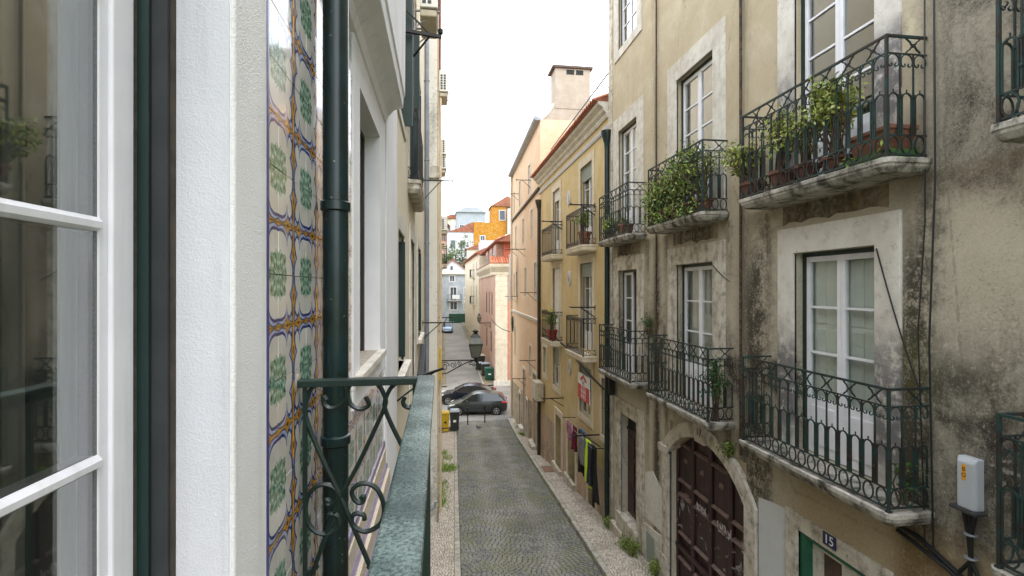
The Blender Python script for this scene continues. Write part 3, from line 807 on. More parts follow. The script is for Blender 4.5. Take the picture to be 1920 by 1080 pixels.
# lower floor
window(H1, RF, *cols['C'], FLO, .45, .17, 3, .62, 2, leaf='white_paint', back='shutter_panel', panelled=True, backd=.05, label='white glazed balcony doors with pale inner shutters closed behind them', name='balcony_door')
window(H1, RF, *cols['B'], FLO, .45, .17, 3, .62, 2, leaf='white_paint', back='curtain', name='balcony_door')
window(H1, RF, *cols['A'], FLO, .45, .17, 3, .62, 2, leaf='white_paint', back='room_grey', open_leaf=0, label='white balcony doors with one leaf standing open', name='balcony_door')
window(H1, RF, *cols['D'], FLO, .45, .17, 3, .62, 2, leaf='white_paint', back='sheer', name='balcony_door')
# upper floor
window(H1, RF, *cols['C'], FUP, 3.98, .15, 4, .62, 2, leaf='white_paint', back='room_grey', glassm='glass_near', name='balcony_door')
window(H1, RF, *cols['B'], FUP, 3.98, .15, 4, .62, 2, leaf='white_paint', back='sheer', glassm='glass_near', name='balcony_door')
window(H1, RF, *cols['A'], FUP, 3.98, .15, 4, .62, 2, leaf='white_paint', back='curtain', name='balcony_door')
window(H1, RF, *cols['D'], FUP, 3.98, .15, 4, .62, 2, leaf='white_paint', back='sheer', name='balcony_door')
for k in cols: window(H1, RF, *cols[k], 6.05, 7.6, .12, 3, 0, 2, leaf='white_paint', back='room_grey', glassm='glass_near')
for k, (s0, s1), f in (('C', (4.13, 6.40), FLO), ('B', (7.31, 9.56), FLO), ('A', (10.55, 12.69), FLO), ('D', (.93, 3.20), FLO),
                       ('C', (4.15, 6.40), FUP), ('B', (7.47, 9.56), FUP), ('A', (10.68, 12.69), FUP), ('D', (.93, 3.20), FUP)):
    balcony(H1, RF, s0, s1, f, .42)
# patches of render lost under the upper slabs
for (s0, s1, z0, z1) in ((4.55, 6.15, .82, 1.07), (7.75, 9.35, .82, 1.07), (11.0, 12.5, .80, 1.07)):
    pts = [(s0, z0)] + [(s0 + (s1 - s0) * i / 14, z0 + random.uniform(-.02, .05)) for i in range(1, 14)] + [(s1, z0), (s1, z1), (s0, z1)]
    MB().prism(RF, pts, -.02, .006).build('bare_render_patch', 'spalled_wall', H1)
# raised string strip and quoin strip at the end of the house
MB().box(RF, 12.86, 13.127, -8.5, 7.98, -.01, .035).build('corner_pilaster', 'stone', H1, bevel=.008)
MB().box(RF, -4, 13.12, -8.8, -5.02 + .0, -.01, .03)
def plinth(s0, s1, zt, m, name='plinth', pr=.02):
    MB().prism(RF, [(s0, G(s0) - .4), (s1, G(s1) - .4), (s1, G(s1) + zt), (s0, G(s0) + zt)], -.01, pr).build(name, m, H1)
# ground floor: number nineteen, deep doorway with stone surround
def stone_door(fr, bldg, s0, s1, zb, zt, w, top, rec, doorm, num, sw=.0, mat_='stone', panels=3, numm='old_wood'):
    surround(bldg, fr, s0, s1, zb - .5, zt, w, top, mat_, .035, 'door_surround')
    b = MB()
    for (a, c, y0, y1, d0, d1) in ((s0 - .02, s1 + .02, zb - .05, zt - .42, -rec - .06, -rec),): b.box(fr, a, c, y0, y1, d0, d1)
    d = b.build('door', doorm, bldg)
    MB().box(fr, s0 - .02, s1 + .02, zt - .42, zt - .36, -rec - .06, -rec + .03).build('transom', doorm, d)
    MB().box(fr, s0 - .01, s1 + .01, zt - .36, zt + .01, -rec - .03, -rec - .01).build('fanlight', 'room_dark', d)
    h = zt - .46 - zb
    for i in range(2):
        a = s0 + .07 + i * (s1 - s0) / 2; c = a + (s1 - s0) / 2 - .14
        for (y0, y1) in ((.06, .32), (.37, .66), (.71, .95)):
            MB().box(fr, a, c, zb + h * y0, zb + h * y1, -rec, -rec + .02).build('door_panel', doorm, d, bevel=.012)
    return d
stone_door(RF, H1, 11.18, 12.23, -5.62, -3.10, .40, .34, .17, 'door_maroon', '19')
MB().box(RF, 11.1, 12.35, G(12.3) - .2, -5.60, -.2, .10).build('door_step', 'stone', H1, bevel=.01)
MB().prism(RF, [(10.72, G(10.72) - .2), (12.70, G(12.7) - .2), (12.70, G(12.7) + .36), (10.72, G(10.72) + .14)], .036, .16).build('door_step', 'stone', H1, bevel=.012)
# arched portal
AC, AR0, SPR, CRN = 8.235, 1.265, -3.22, -2.64
def arc_z(s, half, spring, crown):
    rise = crown - spring; R = (half * half + rise * rise) / (2 * rise); zc = crown - R
    return zc + math.sqrt(max(0, R * R - (s - AC) ** 2))
N = 24; ins = [(AC - AR0 + 2 * AR0 * i / N) for i in range(N + 1)]
inner = [(s, arc_z(s, AR0, SPR, CRN)) for s in ins]
ow = AR0 + .28; outs = [(AC - ow + 2 * ow * i / N) for i in range(N + 1)]
outer = [(s, arc_z(s, ow, SPR + .05, CRN + .27)) for s in outs]
por = MB().prism(RF, [(AC - ow, -6.6), (AC - AR0, -6.6)] + inner + [(AC + AR0, -6.6), (AC + ow, -6.6)] + outer[::-1], -.04, .05).build('portal_surround', 'stone', H1, bevel=.012)
# fill of wall between arch and the square opening
for sgn in (0, 1):
    half = inner[:N // 2 + 1] if sgn == 0 else inner[N // 2:]
    e = (AC - AR0 - .01) if sgn == 0 else (AC + AR0 + .01)
    pts = [(e, -2.58)] + ([(e, SPR)] + half[0:] + [(AC, -2.58)] if sgn == 0 else [(AC, -2.58)] + half + [(e, SPR)])
    MB().prism(RF, pts, -.19, -.045).build('portal_soffit', 'base_wall', H1)
MB().box(RF, AC + AR0, AC + AR0 + .4, -3.30, -3.14, -.05, .09).build('impost', 'stone', por, bevel=.02)
MB().prism(RF, [(AC - .16, -2.68), (AC + .16, -2.68), (AC + .2, -2.30), (AC - .2, -2.30)], .0, .075).build('keystone', 'stone', por, bevel=.01)
MB().box(RF, AC + AR0 + .005, AC + AR0 + .34, -6.7, -5.35, .0, .08).build('pedestal', 'stone', por, bevel=.02)
pd = MB().box(RF, AC - AR0 - .01, AC + AR0 + .01, -6.6, -2.6, -.25, -.19).build('portal_door', 'portal_wood', H1)
for i in range(5):
    s = AC - AR0 + .02 + i * (2 * AR0 - .04) / 4
    MB().box(RF, s - .05, s + .05, -6.5, -2.75, -.19, -.13).build('door_stile', 'portal_wood', pd, bevel=.012)
for i in range(4):
    a = AC - AR0 + .09 + i * (2 * AR0 - .04) / 4; c = a + (2 * AR0 - .04) / 4 - .14
    for (z0, z1) in ((-3.72, -3.05), (-4.75, -4.05), (-6.4, -5.3)):
        MB().box(RF, a, c, z0, z1, -.19, -.165).build('door_panel', 'portal_wood', pd, bevel=.01)
        for zz in (z0 - .05, z1 + .0):
            MB().profile(RF, a - .01, c + .01, [(-.19, zz), (-.12, zz + .005), (-.115, zz + .03), (-.16, zz + .06), (-.19, zz + .06)]).build('panel_moulding', 'moulding_wood', pd)
    m_ = (a + c) / 2
    for z in (-3.25, -3.95):
        vs = [RF.P(m_ - .09, z, -.19), RF.P(m_ + .09, z, -.19), RF.P(m_ + .09, z - .14, -.19), RF.P(m_ - .09, z - .14, -.19), RF.P(m_, z - .07, -.11)]
        MB().add(vs, [(0, 1, 2, 3), (0, 1, 4), (1, 2, 4), (2, 3, 4), (3, 0, 4)]).build('diamond_boss', 'moulding_wood', pd)
MB().box(RF, AC - AR0, AC + AR0, -5.08, -5.0, -.2, -.11).build('lock_rail', 'portal_wood', pd, bevel=.01)
def scribble(parent, fr, s, z, w, h, d, n, seed):
    r = random.Random(seed)
    for k in range(n):
        a = s + w * k / n; p = [fr.P(a + w / n * (.5 + .5 * math.sin(j * 1.9 + k)) * r.uniform(.7, 1), z + h * (.5 + .5 * math.cos(j * 1.3 + k * 2)) * r.uniform(.6, 1), d) for j in range(6)]
        MB().tube(p, .007, 4).build('graffiti_stroke', 'graffiti_paint', parent)
scribble(pd, RF, 8.35, -4.02, .35, .16, -.128, 6, 1); scribble(pd, RF, 7.55, -4.08, .45, .2, -.128, 7, 2); scribble(pd, RF, 7.1, -4.1, .2, .18, -.128, 3, 3); scribble(pd, RF, 8.3, -5.6, .3, .15, -.128, 4, 4)
# white repair patch and number fifteen with the green frame
MB().prism(RF, [(6.10, G(6.1) - .3), (6.66, G(6.66) - .3), (6.66, -2.98), (6.4, -2.93), (6.10, -2.90)], -.01, .014).build('repaired_patch', 'white_patch', H1)
surround(H1, RF, 4.72, 5.86, -6.0, -3.05, .22, .2, 'stone', .03, 'door_surround')
d15 = MB().prism(RF, [(4.72, -5.4), (4.84, -5.4), (4.84, -3.12), (5.74, -3.12), (5.74, -5.4), (5.86, -5.4), (5.86, -3.05), (4.72, -3.05)], -.2, -.02).build('door', 'door_green', H1)
d15['label'] = 'door with wide green painted frame and old wooden leaf'
MB().box(RF, 5.3, 5.62, -5.4, -3.2, -.2, -.16).build('door_leaf', 'old_wood', d15); MB().box(RF, 5.62, 5.74, -5.4, -3.12, -.2, -.1).build('door_post', 'stone', d15)
MB().box(RF, 4.84, 5.3, -5.4, -3.2, -.2, -.12).build('door_leaf', 'pale_stone', d15); MB().box(RF, 4.92, 5.2, -4.4, -3.35, -.12, -.11).build('pane', 'glass_dark', d15)
MB().box(RF, 4.84, 5.62, -3.2, -3.12, -.2, -.1).build('transom', 'stone', d15)
def text(body, name, m, parent, origin, right, up, size, ext=.002, align='CENTER', label=None):
    cu = bpy.data.curves.new(name, 'FONT'); cu.body = body; cu.size = size; cu.extrude = ext; cu.align_x = align; cu.align_y = 'CENTER'
    cu.materials.append(MATS[m]); o = bpy.data.objects.new(name, cu); COL.objects.link(o); o.parent = parent
    r = Vector(right).normalized(); u = Vector(up).normalized(); n = r.cross(u)
    bpy.context.view_layer.update()
    me = bpy.data.meshes.new_from_object(o.evaluated_get(bpy.context.evaluated_depsgraph_get())); bpy.data.objects.remove(o)
    o = bpy.data.objects.new(name, me); COL.objects.link(o); o.parent = parent
    o.matrix_local = Matrix.Translation(Vector(origin) - OFF[parent]) @ Matrix((r, u, n)).transposed().to_4x4(); OFF[o] = Vector(origin)
    return o
# house numbers: painted on the stone, and the enamel plate
npl = MB().box(RF, 5.20, 5.40, -2.995, -2.845, .035, .047).build('number_plate', 'plate_blue', None, bevel=.004)
tag(npl, 'dark blue enamel house number plate reading 15 above the green door', 'number plate')
text('15', 'lettering', 'sign_white', npl, RF.P(5.30, -2.92, .049), (0, -1, 0), (0, 0, 1), .15, .0015)
text('17', 'lettering', 'old_wood', por, RF.P(AC, -2.5, .078), (0, -1, 0), (0, 0, 1), .2, .0015)
text('19', 'lettering', 'old_wood', H1, RF.P(11.7, -2.93, .037), (0, -1, 0), (0, 0, 1), .17, .0015)
plinth(9.80, 10.74, .9, 'pale_wall'); plinth(6.08, 6.70, .35, 'stone', pr=.03); plinth(-4, 4.5, .6, 'base_wall')
MB().prism(RF, [(9.85, -5.0), (10.70, -5.05), (10.70, -4.05), (10.3, -3.9), (9.85, -4.15)], -.01, .012).build('pale_render_patch', 'pale_wall', H1)
MB().box(RF, 10.2, 10.6, -5.9, -5.3, .0, .03).build('meter_door', 'grey_blind', H1)
# cornice and roof high above the picture
MB().profile(RF, -4, 13.13, [(-.02, 8.0), (.06, 8.1), (.1, 8.25), (.2, 8.35), (.2, 8.42), (-.02, 8.42)]).build('cornice', 'stone', H1)
b = MB(); b.prism(Fr(4.1, 0, 0, 'F'), [(.15, 8.43), (8.4, 8.43), (4.4, 9.6)], 4, -13.3); b.build('roof', 'far_roof', H1)

# ------------------------------------------------------------------ the yellow house
YF = Fr(4.5, 0, 0, 'R')
H2 = thing('apartment_building', 'yellow house with white cornice, red roof tiles and oval wall medallions', 'building', (4.5, 18, G(18)))
y1c, y2c = (14.66, 15.94), (18.80, 20.0)
YLO, YUP = -1.93, 1.33
gd = [(14.6, 15.0, -6.6, -4.7, .15), (17.0, 18.0, -7.15, -4.75, .2), (19.2, 20.3, -7.35, -4.85, .25)]
holes = [(*y1c, YUP, 3.86, .18), (*y2c, YUP, 3.86, .18), (*y1c, YLO, .80, .18), (*y2c, YLO, .80, .18),
         (14.75, 16.05, -4.0, -2.45, .15), (18.85, 19.95, -3.85, -2.3, .15), (21.2, 21.9, -3.7, -2.55, .12), (13.25, 13.75, -4.1, -2.5, .12),
         (14.35, 15.1, -6.85, -5.55, .15), (16.6, 17.55, -7.2, -4.95, .25), (18.6, 19.5, -7.3, -4.9, .25)]
facade(YF, 13.137, 22.78, -10, 5.0, holes, 'yellow_wall', H2, back=8)
for c in (y1c, y2c):
    for (f, t) in ((YUP, 3.86), (YLO, .80)): surround(H2, YF, *c, f, t, .2, .26, 'cream_stone', .03)
window(H2, YF, *y1c, YUP, 3.86, .15, 3, .5, 2, back='sheer', name='balcony_door'); window(H2, YF, *y2c, YUP, 3.86, .15, 3, .5, 2, back='sheer', name='balcony_door')
window(H2, YF, *y1c, YLO, .80, .15, 3, .5, 2, back='room_grey', name='balcony_door', label='white balcony doors under a half lowered grey blind')
window(H2, YF, *y2c, YLO, .80, .15, 3, .5, 2, back='sheer', name='balcony_door', label='balcony doors covered by a white roller shutter')
def blind(s0, s1, z0, z1, m, n=0):
    b = MB()
    k = max(2, int((z1 - z0) / .07))
    pr = []
    for i in range(k):
        z = z1 - (z1 - z0) * i / k; pr += [(-.06, z), (-.045, z - (z1 - z0) / k * .5)]
    pr += [(-.06, z0), (-.075, z0), (-.075, z1)]
    return b.profile(YF, s0 + .03, s1 - .03, pr).build('roller_blind', m, H2)
blind(*y1c, 3.4, 3.86, 'grey_blind'); blind(*y2c, 3.45, 3.86, 'roller_blind'); blind(*y1c, .36, .80, 'grey_blind'); blind(*y2c, YLO + .3, .8, 'roller_blind')
for c in (y1c, y2c):
    s0, s1 = c[0] - .38, c[1] + .30
    balcony(H2, YF, s0, s1, YUP - .05, .4, 'plain', slabm='cream_stone', h=1.1, thick=.2, iron='dark_iron')
    balcony(H2, YF, s0, s1, YLO - .05, .4, 'plain', slabm='cream_stone', h=1.1, thick=.2, iron='dark_iron')
for (a, c, z0, z1, bk, bl) in ((14.75, 16.05, -4.0, -2.45, 'room_grey', .45), (18.85, 19.95, -3.85, -2.3, 'room_dark', .7), (21.2, 21.9, -3.7, -2.55, 'room_dark', 0), (13.25, 13.75, -4.1, -2.5, 'room_dark', 0)):
    surround(H2, YF, a, c, z0, z1, .17, .2, 'cream_stone', .03, bottom=.2)
    window(H2, YF, a, c, z0, z1, .12, 2, 0, 2 if c - a > .8 else 1, frame='old_white_paint', back=bk)
    if bl: blind(a, c, z1 - bl, z1, 'grey_blind')
for (a, c, z0, z1, r) in ((16.6, 17.55, -7.2, -4.95, .25), (18.6, 19.5, -7.3, -4.9, .25)):
    surround(H2, YF, a, c, z0 - .5, z1, .22, .25, 'cream_stone', .035, 'door_surround')
    d = MB().box(YF, a - .02, c + .02, z0 - .2, z1 + .01, -.28, -.22).build('door', 'grey_blind' if a < 17 else 'door_green', H2)
    MB().box(YF, a + .1, c - .1, z0 + .9, z1 - .15, -.221, -.205).build('pane', 'glass_dark', d); MB().box(YF, a + .1, c - .1, z0 + .1, z0 + .8, -.221, -.19).build('door_panel', 'room_grey', d, bevel=.01)
    MB().box(YF, a - .2, c + .2, G(a) - .2, G(a) + .30, .036, .14).build('door_step', 'stone', H2, bevel=.01)
MB().box(YF, 14.3, 15.15, -6.95, -5.5, -.2, -.12).build('cellar_door', 'old_wood', H2); surround(H2, YF, 14.35, 15.1, -6.9, -5.55, .14, .14, 'cream_stone', .03, 'door_surround')
# coloured plinth that follows the slope
for (a, c) in ((13.2, 14.2), (15.25, 16.37), (17.78, 18.37), (19.73, 22.77)):
    MB().prism(YF, [(a, G(a) - .4), (c, G(c) - .4), (c, -5.05 - .05 * (c - 13)), (a, -5.05 - .05 * (a - 13))], -.01, .012).build('plinth', 'rosy_base_wall', H2)
# oval medallions
for (s, z) in ((17.45, 3.2), (17.35, .35), (17.3, -2.75)):
    vs = []; n = 20
    b = MB(); b.prism(YF, [(s + .17 * math.cos(2 * math.pi * i / n), z + .27 * math.sin(2 * math.pi * i / n)) for i in range(n)], -.01, .045)
    md = b.build('medallion', 'white_wall', H2, bevel=.015)
    MB().prism(YF, [(s + .07 * math.cos(2 * math.pi * i / n), z + .13 * math.sin(2 * math.pi * i / n)) for i in range(n)], .03, .052).build('grille', 'far_window', md)
# cornice, string course, eaves tiles
MB().profile(YF, 13.137, 22.78, [(-.02, 4.30), (.04, 4.30), (.06, 4.36), (.06, 4.42), (-.02, 4.42)]).build('string_course', 'white_wall', H2)
MB().profile(YF, 13.137, 22.78, [(-.02, 4.62), (.05, 4.62), (.08, 4.68), (.08, 4.74), (.16, 4.80), (.18, 4.88), (.30, 4.95), (.32, 5.03), (-.02, 5.03)]).build('cornice', 'pale_stone', H2)
rf = MB().prism(Fr(0, 0, 0, 'F'), [(4.12, 5.035), (4.12, 5.06), (8.4, 6.7), (12.4, 5.035)], -13.15, -22.77).build('roof', 'far_roof', H2)
tm = MB(); R_ = .085
for ring_ in (0,):
    rr = []
    for x in (0, .42):
        r0 = R_ * (1 if x == 0 else .85)
        rr.append([Vector((x, r0 * math.cos(math.pi * k / 6), x * .38 + r0 * math.sin(math.pi * k / 6))) for k in range(7)] + [Vector((x, (r0 - .014) * math.cos(math.pi * k / 6), x * .38 + (r0 - .014) * math.sin(math.pi * k / 6))) for k in range(6, -1, -1)])
    tm.loft(rr)
TILE = tm.mesh('roof_tile', 'roof_tile', smooth=True)
s = 13.24
while s < 22.75:
    link('roof_tile', TILE, rf, (4.06, s, 5.05), (0, random.uniform(-.03, .03), random.uniform(-.03, .03)))
    link('roof_tile', TILE, rf, (4.42, s, 5.19), (0, random.uniform(-.03, .03), random.uniform(-.03, .03)))
    s += .19
# wall between the two houses: grey rendered upstand and roof handrail
tag(MB().tube([onX(1033, 280, 5.0), onX(1143, 134, 5.0)], .025, 6).build('roof_handrail', 'grey_pipe'), 'long grey handrail rising over the eaves of the yellow house', 'handrail')
o = MB(); 
for i in range(4):
    p = onX(1143 - i * 22, 134 + i * 29.2, 5.0); o.tube([p, p - Vector((0, 0, .9))], .012, 5)
o.tube([onX(1055, 280, 5.0), onX(1143, 160, 5.0)], .012, 5)
rp = o.build('baluster', 'grey_pipe', bpy.data.objects['roof_handrail'])

# ------------------------------------------------------------------ the tall beige house at the corner
BF = Fr(4.52, 22.80, 1.9, 'R')
H3 = thing('apartment_building', 'tall beige house with big rooftop chimney at the street corner', 'building', (4.52, 25, G(25)))
BL = 11.9
bw = [(1.0, 1.75, -.45, 1.25), (4.6, 5.3, -.45, 1.15), (8.9, 9.6, -.55, 1.05), (2.3, 3.0, 2.55, 4.0), (5.6, 6.3, 2.6, 4.0), (9.4, 10.0, 2.6, 4.0), (10.4, 10.9, -.6, 1.0),
      (3.2, 3.9, 5.0, 6.5), (7.2, 7.9, 5.0, 6.5), (10.3, 10.9, 5.0, 6.4), (2.9, 3.5, -4.6, -3.0), (9.9, 10.4, -4.4, -2.5)]
bd = [(1.1, 2.1, -8.1, -4.2, .3), (5.2, 6.0, -8.3, -4.6, .25), (4.1, 4.7, -8.2, -6.1, .1), (7.2, 7.9, -8.6, -6.4, .2)]
facade(BF, 0, BL, -11, 7.75, [h + (.15,) for h in bw] + bd, 'beige_wall', H3, back=7)
for k, h in enumerate(bw):
    surround(H3, BF, *h, .1, .12, 'cream_stone', .015, bottom=.1)
    window(H3, BF, *h, .1, 2, 0, 1, frame='old_white_paint', back='room_dark' if k % 3 else 'curtain', fw=.04, st=.045)
for h in bd:
    surround(H3, BF, h[0], h[1], h[2] - 1, h[3], .12, .15, 'pale_stone', .03, 'door_surround')
    d = MB().box(BF, h[0] - .02, h[1] + .02, h[2] - .3, h[3] + .01, -h[4] - .06, -h[4]).build('door', 'wood_brown' if h[0] < 2 else 'room_dark', H3)
    MB().box(BF, h[0] + .12, h[1] - .12, h[2] + .6, h[3] - .3, -h[4] - .002, -h[4] + .02).build('door_panel', 'old_wood', d, bevel=.01)
MB().box(BF, .9, 2.3, G(24.5) - .3, G(24.5) + .36, .031, .26).build('door_step', 'stone', H3, bevel=.015)
MB().profile(BF, 0, BL, [(-.02, -1.62), (.06, -1.60), (.08, -1.5), (.08, -1.44), (-.02, -1.42)]).build('string_course', 'pale_stone', H3)
MB().profile(BF, 0, BL, [(-.02, 4.55), (.09, 4.56), (.11, 4.66), (-.02, 4.70)]).build('string_course', 'brown_edge', H3)
for (a, c) in ((.02, .96), (2.24, 3.96), (4.84, 5.06), (6.14, 7.06), (8.04, BL)):
    MB().prism(BF, [(a, G(22.8 + a) - .4), (c, G(22.8 + c) - .4), (c, -5.6 - .06 * c), (a, -5.6 - .06 * a)], -.01, .012).build('plinth', 'base_wall', H3)
MB().profile(BF, -.02, BL + .1, [(.0, 7.70), (.24, 7.72), (.30, 7.78), (.30, 7.88), (.2, 7.9), (.0, 7.82)]).build('gutter', 'zinc', H3)
b = MB(); P = BF.P
prof = [(.28, 7.84), (-.9, 8.2), (-3.4, 8.6), (-7, 7.84)]
b.profile(BF, .36, BL + .05, prof).build('roof', 'far_roof', H3)
# gable parapet and chimney that face the street
gy = 22.80
GF = Fr(0, gy, 0, 'F')
MB().prism(GF, [(4.56, 4.9), (4.56, 7.75), (4.9, 8.15), (5.15, 8.5), (6.95, 8.75), (7.9, 8.9), (11.4, 8.0), (11.4, 4.9)], -.0, -.3).build('gable', 'chimney_wall', H3)
MB().prism(GF, [(4.52, 7.78), (4.9, 8.18), (5.1, 8.52), (5.18, 8.52), (5.18, 8.4), (4.95, 8.05), (4.56, 7.66)], .03, -.33).build('coping', 'pale_stone', H3)
ch = MB().box(GF, 5.22, 6.88, 8.3, 10.15, -.9, .02).build('chimney', 'chimney_wall', H3)
MB().box(GF, 5.08, 7.0, 10.15, 10.28, -1.0, .1).build('chimney_cap', 'old_wood', ch, bevel=.03)
for (a, c) in ((5.75, 6.12), (6.2, 6.55)): MB().box(GF, a, c, 9.88, 10.1, -.05, .028).build('flue_opening', 'room_dark', ch)

# ------------------------------------------------------------------ pink house beyond the crossing
H4 = thing('apartment_building', 'pink house with red tiled mansard beyond the parked cars', 'building', (4.95, 46, G(46)))
PX = Fr(4.95, 45.6, .25, 'R'); PFc = Fr(4.95, 45.6, 0, 'F')
pw = [(3.2, 4.0, -2.6, -.35), (6.2, 7.0, -2.6, -.35), (9.2, 10.2, -2.6, -.35), (4, 5, -6.3, -4.2), (9, 10, -6.3, -4.2)]
facade(PX, 0, 20, -11, 1.55, [h + (.1,) for h in pw], 'pink_wall', H4, back=.6)
for h in pw: window(H4, PX, *h, .08, 2, 0, 1, frame='brown_pipe', leaf='brown_pipe', back='room_dark', fw=.08)
MB().box(PFc, .15, 12, -11, 1.548, -8, -.001).build('side_wall', 'salmon_wall', H4)
b = MB(); qn = b.box(PFc, -.03, 1.05, -11, 1.5, -.02, .05).build('corner_pilaster', 'cream_stone', H4)
z = -8.6; k = 0
while z < 1.2:
    MB().box(PFc, -.045 + (.0 if k % 2 else .05), 1.06 - (.25 if k % 2 else 0), z + .01, z + .42, .0, .07).build('quoin_block', 'cream_stone', qn, bevel=.01); z += .44; k += 1
MB().box(PFc, -.2, 5, -9.4, -8.35, .0, .12).build('plinth', 'pale_stone', H4)
cp = [(-.02, 1.2), (.1, 1.25), (.12, 1.5), (.3, 1.75), (.45, 1.95), (.5, 2.15), (.5, 2.25), (-.02, 2.25)]
MB().profile(PX, 0, 20, cp).build('cornice', 'cream_stone', H4); MB().profile(PFc, -.5, 10, cp).build('cornice', 'cream_stone', H4)
mans = MB().box(PFc, .9, 11, 2.2, 4.6, -7, -.55).build('mansard_wall', 'slate_red', H4)
MB().prism(PX, [(0, 2.26), (20, 2.26), (19.8, 2.42), (.2, 2.42)], .45, -.9).build('roof', 'far_roof', H4)
s = -.4
FT = MB().loft([[Vector((.11 * math.cos(math.pi * k / 5), x, .10 * math.sin(math.pi * k / 5) + x * .45)) for k in range(6)] for x in (0, .75)]).mesh('roof_tile', 'roof_tile', True)
while s < 8:
    link('roof_tile', FT, mans, (4.95 + s, 45.05, 2.27)); link('roof_tile', FT, mans, (4.95 + s, 45.62, 2.56)); s += .24
for i, s in enumerate((2.2, 6.5, 11)):
    d = MB().box(PX, s, s + 2.6, 2.3, 4.3, -3, -.25).build('dormer', 'pink_wall', H4)
    MB().box(PX, s + .5, s + 1.0, 2.6, 3.8, -.3, -.22).build('dormer_window', 'far_window', d); MB().box(PX, s + 1.5, s + 2.0, 2.6, 3.8, -.3, -.22).build('dormer_window', 'far_window', d)
b = MB()
b.profile(PX, -.3, 20, [(-.05, 4.25), (.05, 4.3), (.05, 4.42), (-3, 5.6), (-9, 5.6), (-9, 4.3)]).build('upper_roof', 'far_roof', H4)
s = -.3
while s < 20:
    p = PX.P(s, 4.5, .02); link('roof_tile', FT, mans, (p.x, p.y, 4.36), (0, 0, -math.pi / 2)); s += .45
MB().box(PFc, 1.0, 2.0, 4.5, 5.0, -2, -.6).build('parapet', 'cream_wall', H4)

# white house further up the far street
H5 = thing('apartment_building', 'narrow white house past the pink one on the far street', 'building', (4.9, 70, G(70)))
WX = Fr(4.95, 66, -1.2, 'R')
facade(WX, 0, 26, -9, 4.6, [(2.5, 3.6, -2.2, .4, .1), (7, 8.1, -2.2, .4, .1), (12, 13.1, -2.2, .4, .1), (2.5, 3.6, 1.6, 3.6, .1), (7, 8.1, 1.6, 3.6, .1)], 'cream_wall', H5, back=6)
for (a, c, z0, z1) in ((2.5, 3.6, -2.2, .4), (7, 8.1, -2.2, .4), (12, 13.1, -2.2, .4), (2.5, 3.6, 1.6, 3.6), (7, 8.1, 1.6, 3.6)):
    window(H5, WX, a, c, z0, z1, .08, 3, 0, 2, back='room_dark')
for z in (-2.2, 1.6): balcony(H5, WX, 6.5, 8.8, z, .5, 'plain', iron='dark_iron', slabm='pale_stone')
MB().profile(WX, -.2, 26, [(-.05, 4.5), (.45, 4.6), (.45, 4.75), (-3, 6.2), (-6, 4.7)]).build('roof', 'far_roof', H5)
MB().box(WX, .1, 3.5, 4.5, 6.3, -2.2, -.3).build('attic_wall', 'white_wall', H5)

# ------------------------------------------------------------------ houses at the end of the street and on the hill
def simple_house(label, fr, w, z0, z1, depth, m, wins, roof=None, roofm='far_roof', winm='far_window', extra=None, trim='white_wall', gable=0):
    """front with built windows (frame > pane), eaves and roof"""
    h = thing('hill_house', label, 'house', fr.P(w / 2, z0, 0))
    holes = [(a, a + ww, z, z + hh, .15) for (a, z, ww, hh) in wins]
    facade(fr, 0, w, z0, z1, holes, m, h, back=depth)
    for (a, z, ww, hh) in wins:
        f = surround(h, fr, a, a + ww, z, z + hh, .22, .22, trim, .05, 'window', bottom=.22)
        MB().box(fr, a - .02, a + ww + .02, z - .02, z + hh + .02, -.2, -.14).build('pane', winm, f)
        MB().box(fr, a + ww / 2 - .05, a + ww / 2 + .05, z, z + hh, -.14, -.1).build('glazing_bar', trim, f)
    if gable:
        MB().prism(fr, [(0, z1), (w, z1), (w / 2, z1 + gable)], -.0, -depth).build('gable', m, h)
        for sg in (0, 1):
            a, c = (-.5, w / 2) if sg == 0 else (w + .5, w / 2)
            MB().prism(fr, [(a, z1 - .05), (c, z1 + gable + .25), (c, z1 + gable), (a, z1 - .3)], .35, -depth).build('roof', roofm, h)
    elif roof:
        MB().prism(fr, [(-.4, z1 + .02), (w + .4, z1 + .02), (w * .72, z1 + roof), (w * .28, z1 + roof)], .5, -depth).build('roof', roofm, h)
    return h
EF = Fr(-6.0, 98.0, 0, 'F')
he = simple_house('pale blue grey house with gable and green garage closing the far street', EF, 13.2, -8, 3.0, 9, 'blue_grey_wall',
    [(7.9, -2.2, 1.1, 2.4), (10.6, -1.6, 1.1, 1.7), (7.9, -4.6 + .6, 1.2, 1.4), (10.6, -4.0, 1.2, 1.4), (7.8, 3.5 - .9 - 1.2, .8, 1.0), (4.5, -2, 1.1, 1.7)], trim='white_wall')
MB().prism(EF, [(5.4, 3.0), (11.6, 3.0), (8.3, 5.6)], -.01, -5).build('gable', 'white_wall', he)
MB().prism(EF, [(5.0, 2.95), (8.3, 5.75), (8.3, 5.5), (5.2, 2.9)], .3, -5).build('roof', 'far_roof', he); MB().prism(EF, [(12.0, 2.95), (8.3, 5.75), (8.3, 5.5), (11.8, 2.9)], .3, -5).build('roof', 'far_roof', he)
aw = MB().box(EF, 7.75, 8.45, 3.45, 4.4, -.02, .05).build('attic_window', 'white_wall', he); MB().box(EF, 7.87, 8.33, 3.55, 4.3, .045, .06).build('pane', 'far_window', aw)
MB().box(EF, 4.5, 13, 2.75, 3.05, -.0, .4).build('eaves', 'cream_wall', he)
gg = MB().box(EF, 7.6, 10.9, G(97.5) - .1, -4.85, -.05, .06).build('garage_door', 'garage_green', he)
for i in range(5): MB().box(EF, 7.65, 10.85, -6.45 + i * .32, -6.45 + i * .32 + .27, .05, .08).build('garage_slat', 'garage_green', gg)
